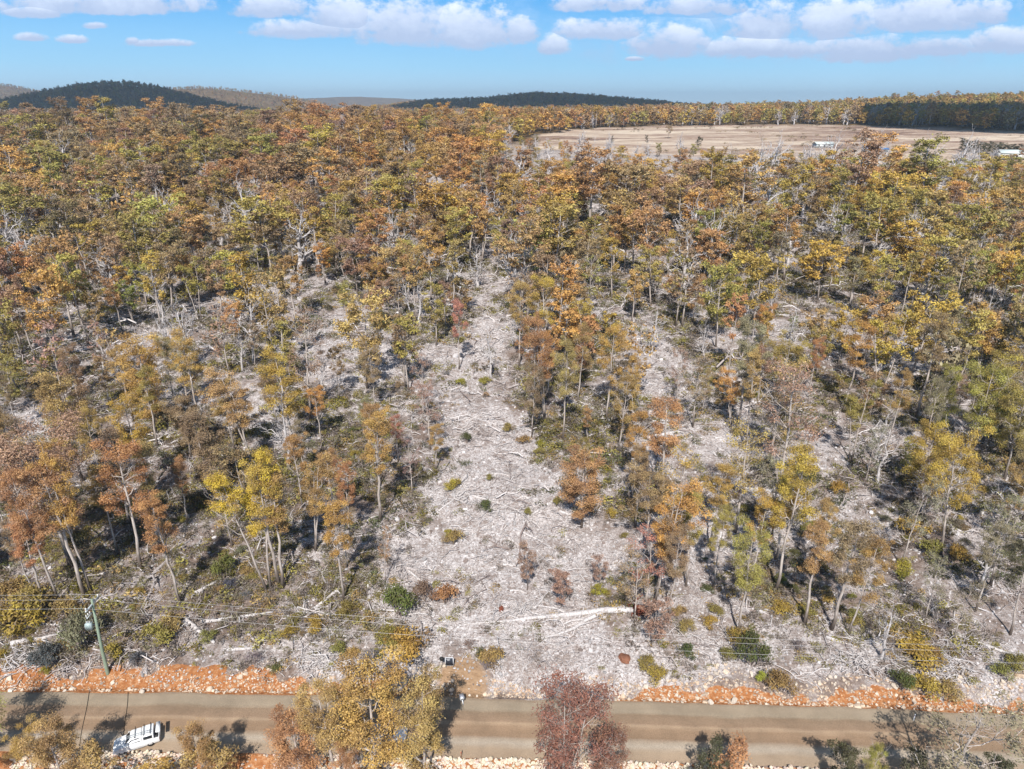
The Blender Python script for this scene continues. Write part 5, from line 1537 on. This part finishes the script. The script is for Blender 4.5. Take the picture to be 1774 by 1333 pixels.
def make_ute():
    R = empty('ute', (0, 0, 0)); R.name = 'work_ute'
    body = loft([(2.62, .42, .62, .74, .62, .70, .58), (2.55, .32, .70, .86, .80, .86, .72), (2.25, .26, .84, 1.00, .88, .92, .80), (1.45, .24, .98, 1.12, .90, .94, .84), (1.15, .24, 1.0, 1.14, .90, .94, .86), (-.70, .24, 1.02, 1.12, .90, .94, .90), (-.72, .30, .98, 1.02, .90, .94, .92), (-2.55, .34, .98, 1.02, .88, .93, .92), (-2.62, .42, .96, 1.0, .84, .90, .88)])
    part(body, 'body', M_WHITE, R, True, .02)
    cabin = loft([(1.22, 1.06, 1.10, 1.14, .82, .84, .78), (.55, 1.06, 1.30, 1.68, .84, .84, .66), (.30, 1.06, 1.36, 1.76, .84, .84, .66), (-.50, 1.06, 1.36, 1.78, .84, .84, .67), (-.70, 1.06, 1.36, 1.72, .84, .84, .67)])
    part(cabin, 'cabin', M_WHITE, R, False, .03)
    quad([(1.16, -.70, 1.19), (1.16, .70, 1.19), (.60, .60, 1.68), (.60, -.60, 1.68)], 'windscreen', M_GLASS, R)
    for s in (-1, 1):
        pts = [(.98, s * .835, 1.16), (.50, s * .73, 1.60), (-.50, s * .715, 1.66), (-.55, s * .855, 1.18)]
        quad(pts if s > 0 else pts[::-1], 'side_window', M_GLASS, R)
        g = Geo(); g.box((2.50, s * .62, .80), (.16, .34, .14)); part(g, 'headlight', M_LAMP, R, False, .03)
        g = Geo(); g.box((-2.60, s * .80, .80), (.06, .16, .36)); part(g, 'tail_light', M_RED, R)
        g = Geo(); g.box((.85, s * 1.02, 1.20), (.12, .2, .16)); part(g, 'mirror', M_WHITE, R, False, .02)
        g = Geo(); g.box((.0, s * .955, 1.0), (.16, .03, .03)); part(g, 'door_handle', M_BLACK, R)
        for x in (1.65, -1.55): wheel(x, s * .80, .37, R)
    g = Geo(); g.box((2.60, 0, .62), (.06, .9, .20)); part(g, 'grille', M_BLACK, R, False, .01)
    g = Geo(); g.box((2.62, 0, .40), (.12, 1.5, .16)); part(g, 'bumper', M_WHITE, R, False, .04)
    can = loft([(-.78, 1.02, 1.30, 1.74, .88, .88, .78), (-1.9, 1.02, 1.30, 1.76, .88, .88, .78), (-2.05, 1.02, 1.30, 1.72, .88, .88, .78)])
    part(can, 'canopy', M_WHITE, R, False, .03)
    for s in (-1, 1):
        pts = [(-.9, s * .885, 1.22), (-.9, s * .835, 1.60), (-1.9, s * .835, 1.60), (-1.9, s * .885, 1.22)]
        quad(pts if s > 0 else pts[::-1], 'canopy_window', M_GLASS, R)
    g = Geo(); g.box((-2.30, 0, 1.06), (.42, 1.6, .06)); part(g, 'tray_well', M_BLACK, R)
    td = quad([(-2.35, -.80, 1.78), (-2.35, .80, 1.78), (-2.85, .80, 1.70), (-2.85, -.80, 1.70)], 'rear_hatch', M_WHITE, R)
    for s in (-1, 1):
        g = Geo(); g.tube([(-2.3, s * .74, 1.2), (-2.6, s * .74, 1.72)], [.02, .02], 5); part(g, 'hatch_strut', M_BLACK, R)
    for x in (-.02, -1.0, -1.75):
        g = Geo(); g.box((x, 0, 1.92), (.07, 1.72, .05))
        for s in (-1, 1): g.box((x, s * .70, 1.84), (.05, .05, .14))
        part(g, 'roof_bar', M_BLACK, R)
    g = Geo(); g.box((-.55, .62, 1.96), (2.6, .05, .03)); g.box((-.55, .30, 1.96), (2.6, .05, .03))
    for q in range(8): g.box((-1.7 + q * .33, .46, 1.96), (.035, .3, .025))
    part(g, 'ladder', M_STEEL, R)
    g = Geo(); g.box((-2.68, 0, .62), (.03, .38, .11)); part(g, 'number_plate', M_CREAMW, R)
    return R


def make_wagon():
    R = empty('station_wagon', (0, 0, 0))
    body = loft([(2.20, .40, .58, .66, .60, .68, .55), (2.12, .30, .64, .78, .76, .82, .68), (1.85, .24, .76, .90, .84, .87, .76), (1.05, .22, .88, 1.0, .86, .89, .80), (-1.7, .22, .92, 1.02, .86, .89, .84), (-2.10, .30, .88, 1.0, .82, .86, .80), (-2.2, .42, .80, .94, .74, .80, .74)])
    part(body, 'body', M_SILVER, R, True, .02)
    cab = loft([(1.0, .96, .98, 1.02, .78, .80, .74), (.35, .96, 1.16, 1.44, .80, .80, .60), (.1, .96, 1.20, 1.50, .80, .80, .60), (-1.6, .96, 1.20, 1.48, .80, .80, .60), (-2.08, .94, 1.0, 1.08, .78, .80, .70)])
    part(cab, 'cabin', M_SILVER, R, False, .03)
    quad([(.95, -.66, 1.06), (.95, .66, 1.06), (.42, .55, 1.45), (.42, -.55, 1.45)], 'windscreen', M_GLASS, R)
    quad([(-2.04, .66, 1.13), (-2.04, -.66, 1.13), (-1.68, -.55, 1.45), (-1.68, .55, 1.45)], 'rear_window', M_GLASS, R)
    for s in (-1, 1):
        for x0, x1 in ((.66, -.25), (-.33, -1.3)):
            pts = [(x0, s * .80, 1.06), (x0 - .25, s * .69, 1.38), (x1, s * .69, 1.38), (x1, s * .80, 1.06)]
            quad(pts if s > 0 else pts[::-1], 'side_window', M_GLASS, R)
        g = Geo(); g.box((2.10, s * .58, .72), (.14, .3, .12)); part(g, 'headlight', M_LAMP, R, False, .03)
        g = Geo(); g.box((-2.17, s * .68, .80), (.06, .16, .2)); part(g, 'tail_light', M_RED, R)
        g = Geo(); g.box((.72, s * .95, 1.06), (.1, .16, .12)); part(g, 'mirror', M_SILVER, R, False, .02)
        g = Geo(); g.tube([(.1, s * .56, 1.55), (-1.5, s * .56, 1.54)], [.02, .02], 5); part(g, 'roof_rail', M_BLACK, R)
        for x in (1.35, -1.35): wheel(x, s * .74, .32, R)
    return R


ute = make_ute(); tag(ute, 'white work ute with roof bars parked askew at the near road edge', 'ute')
X, Y = -37.8, 49.95
ute.scale = (.80, .86, .86); ute.location = (X, Y, .06); ute.rotation_euler = (0, 0, math.pi + math.radians(23))
wag = make_wagon(); tag(wag, 'silver wagon half hidden under the largest roadside gum', 'car')
wag.location = (-12.9, 50.6, .10); wag.rotation_euler = (0, 0, math.radians(-2))


# ------------------------------------------------------------------ buildings and trees round the paddock
def house(name, bx, by, L, W, Hh, roofm, wallm, rz, label, cat='house'):
    X, Y = ground_at(bx, by)
    root = empty(name, (X, Y, hz(X, Y) - .2), rz); tag(root, label, cat)
    g = Geo(); g.box((0, 0, Hh / 2), (L, W, Hh)); part(g, 'wall', wallm, root)
    rh = W * .22; e_ = .5
    V = [(-L / 2 - e_, -W / 2 - e_, Hh + .01), (L / 2 + e_, -W / 2 - e_, Hh + .01), (L / 2 + e_, W / 2 + e_, Hh + .01), (-L / 2 - e_, W / 2 + e_, Hh + .01), (-L / 2 - e_, 0, Hh + rh), (L / 2 + e_, 0, Hh + rh)]
    Vt = V + [(x, y, z + .14) for x, y, z in V]
    g = Geo(); g.add(Vt, [[6, 7, 11, 10], [10, 11, 8, 9], [0, 4, 5, 1], [4, 3, 2, 5], [0, 1, 7, 6], [2, 3, 9, 8], [0, 6, 10, 4], [4, 10, 9, 3], [1, 5, 11, 7], [5, 2, 8, 11]]); part(g, 'roof', roofm, root)
    for q in range(3):
        g = Geo(); g.box((-L * .34 + q * L * .3, -W / 2 - .02, Hh * .55), (1.3, .06, 1.1)); part(g, 'window', M_GLASS, root)
    g = Geo(); g.box((L * .42, -W / 2 - .02, 1.05), (.95, .06, 2.1)); part(g, 'door', M_STEEL, root)


house('house', 1508, 264, 10, 7, 3.0, M_BLUE, M_CREAMW, .1, 'blue roofed white house beside the dry paddock')
house('shed', 1530, 265, 5, 4, 2.6, M_BLUE, M_CREAMW, .1, 'small blue roofed outbuilding right of the blue roofed house', 'shed')
house('shed', 1758, 275, 20, 9, 3.6, M_PALEROOF, M_CREAMW, -.25, 'long pale shed at the right border beyond the forest', 'shed')
house('shed', 1425, 256, 14, 6, 3.0, M_PALEROOF, M_STEEL, .15, 'low pale aqua shed left of the blue roofed house', 'shed')

rf = np.random.default_rng(31)
for (bx, by, ty, kind, tn, wf, lab) in [(1157, 240, 216, 'broad', 'brown', 1.1, 'lone round gum standing in the dry paddock'), (1210, 262, 236, 'broad', 'dark', 1, 'dark green gum on the near rim of the paddock'), (1060, 252, 235, 'column', 'dark', 1, 'small dark gum at the paddock rim below its track'), (1120, 258, 234, 'gum', 'dark', 1, 'dark gum left of the lone paddock gum'),
                                         (1478, 252, 236, 'broad', 'mustard', 1, 'mustard gum left of the blue roofed house')]:
    X, Y = ground_at(bx, by); Hm = min(18, max(6, top_height(X, Y, ty)))
    add_tree(BYKIND[kind][0], X, Y, Hm, wf, tint_of(tn, rf, .05), rf, 1, label=lab)
for q, bx in enumerate(range(1668, 1790, 8)):
    X, Y = ground_at(bx, 261 + q * .9 + (q % 2) * 2); o = add_tree(BYKIND['column'][0], X, Y, rf.uniform(9, 11), 1.9, tint_of('dark', rf, .1), rf, 0, phrase='dark windbreak tree'); o.location.z -= 2.2

# cumulus overhead, out of the picture, whose shadows lie on the far hills and the right hand forest
def cloud(X, Y, Z, rx, ry, rz_, label):
    bm = bmesh.new(); rg = random.Random(int(X))
    for k in range(16):
        a = k * 2.4; r_ = .68 * math.sqrt(k / 16)
        mt = Matrix.Translation((math.cos(a) * r_ * rx, math.sin(a) * r_ * ry, rg.uniform(0, .3) * rz_)) @ Matrix.Diagonal((rx * rg.uniform(.35, .55), ry * rg.uniform(.35, .55), rz_ * rg.uniform(.5, .9), 1))
        bmesh.ops.create_icosphere(bm, subdivisions=3, radius=1, matrix=mt)
    me = bpy.data.meshes.new('cloud'); bm.to_mesh(me); bm.free(); me.materials.append(M_CLOUD)
    o = obj('cloud', me, None, (X, Y, Z)); tag(o, kind='structure')


def cloud_over(tx, ty, tz, alt, rx, ry, rz_):
    k = (alt - tz) / sun_vec.z
    cloud(tx + sun_vec.x * k, ty + sun_vec.y * k, alt, rx, ry, rz_, None)


cloud_over(-1150, 2130, 90, 1500, 500, 400, 90)
cloud_over(330, 2550, 60, 1600, 760, 420, 90)
cloud_over(860, 960, 50, 900, 440, 390, 50)
finish_labels()

# ------------------------------------------------------------------ the air: faint haze that fades the far hills
def haze():
    bm = bmesh.new(); bmesh.ops.create_cube(bm, size=1)
    lo = Vector((-12500, -700, -90)); hi = Vector((12500, 11800, 215))
    for v in bm.verts: v.co = Vector([lo[i] if v.co[i] < 0 else hi[i] for i in range(3)])
    me = bpy.data.meshes.new('haze'); bm.to_mesh(me); bm.free()
    m = bpy.data.materials.new('air'); m.use_nodes = True; t = NT(m.node_tree); t.n.clear()
    out = t.new('ShaderNodeOutputMaterial'); v = t.new('ShaderNodeVolumePrincipled')
    v.inputs['Color'].default_value = (0.66, 0.84, 1.0, 1); v.inputs['Density'].default_value = 0.00010
    v.inputs['Anisotropy'].default_value = 0.2
    t.link(v.outputs[0], out.inputs['Volume']); me.materials.append(m)
    o = obj('haze', me); tag(o, kind='stuff')


haze()
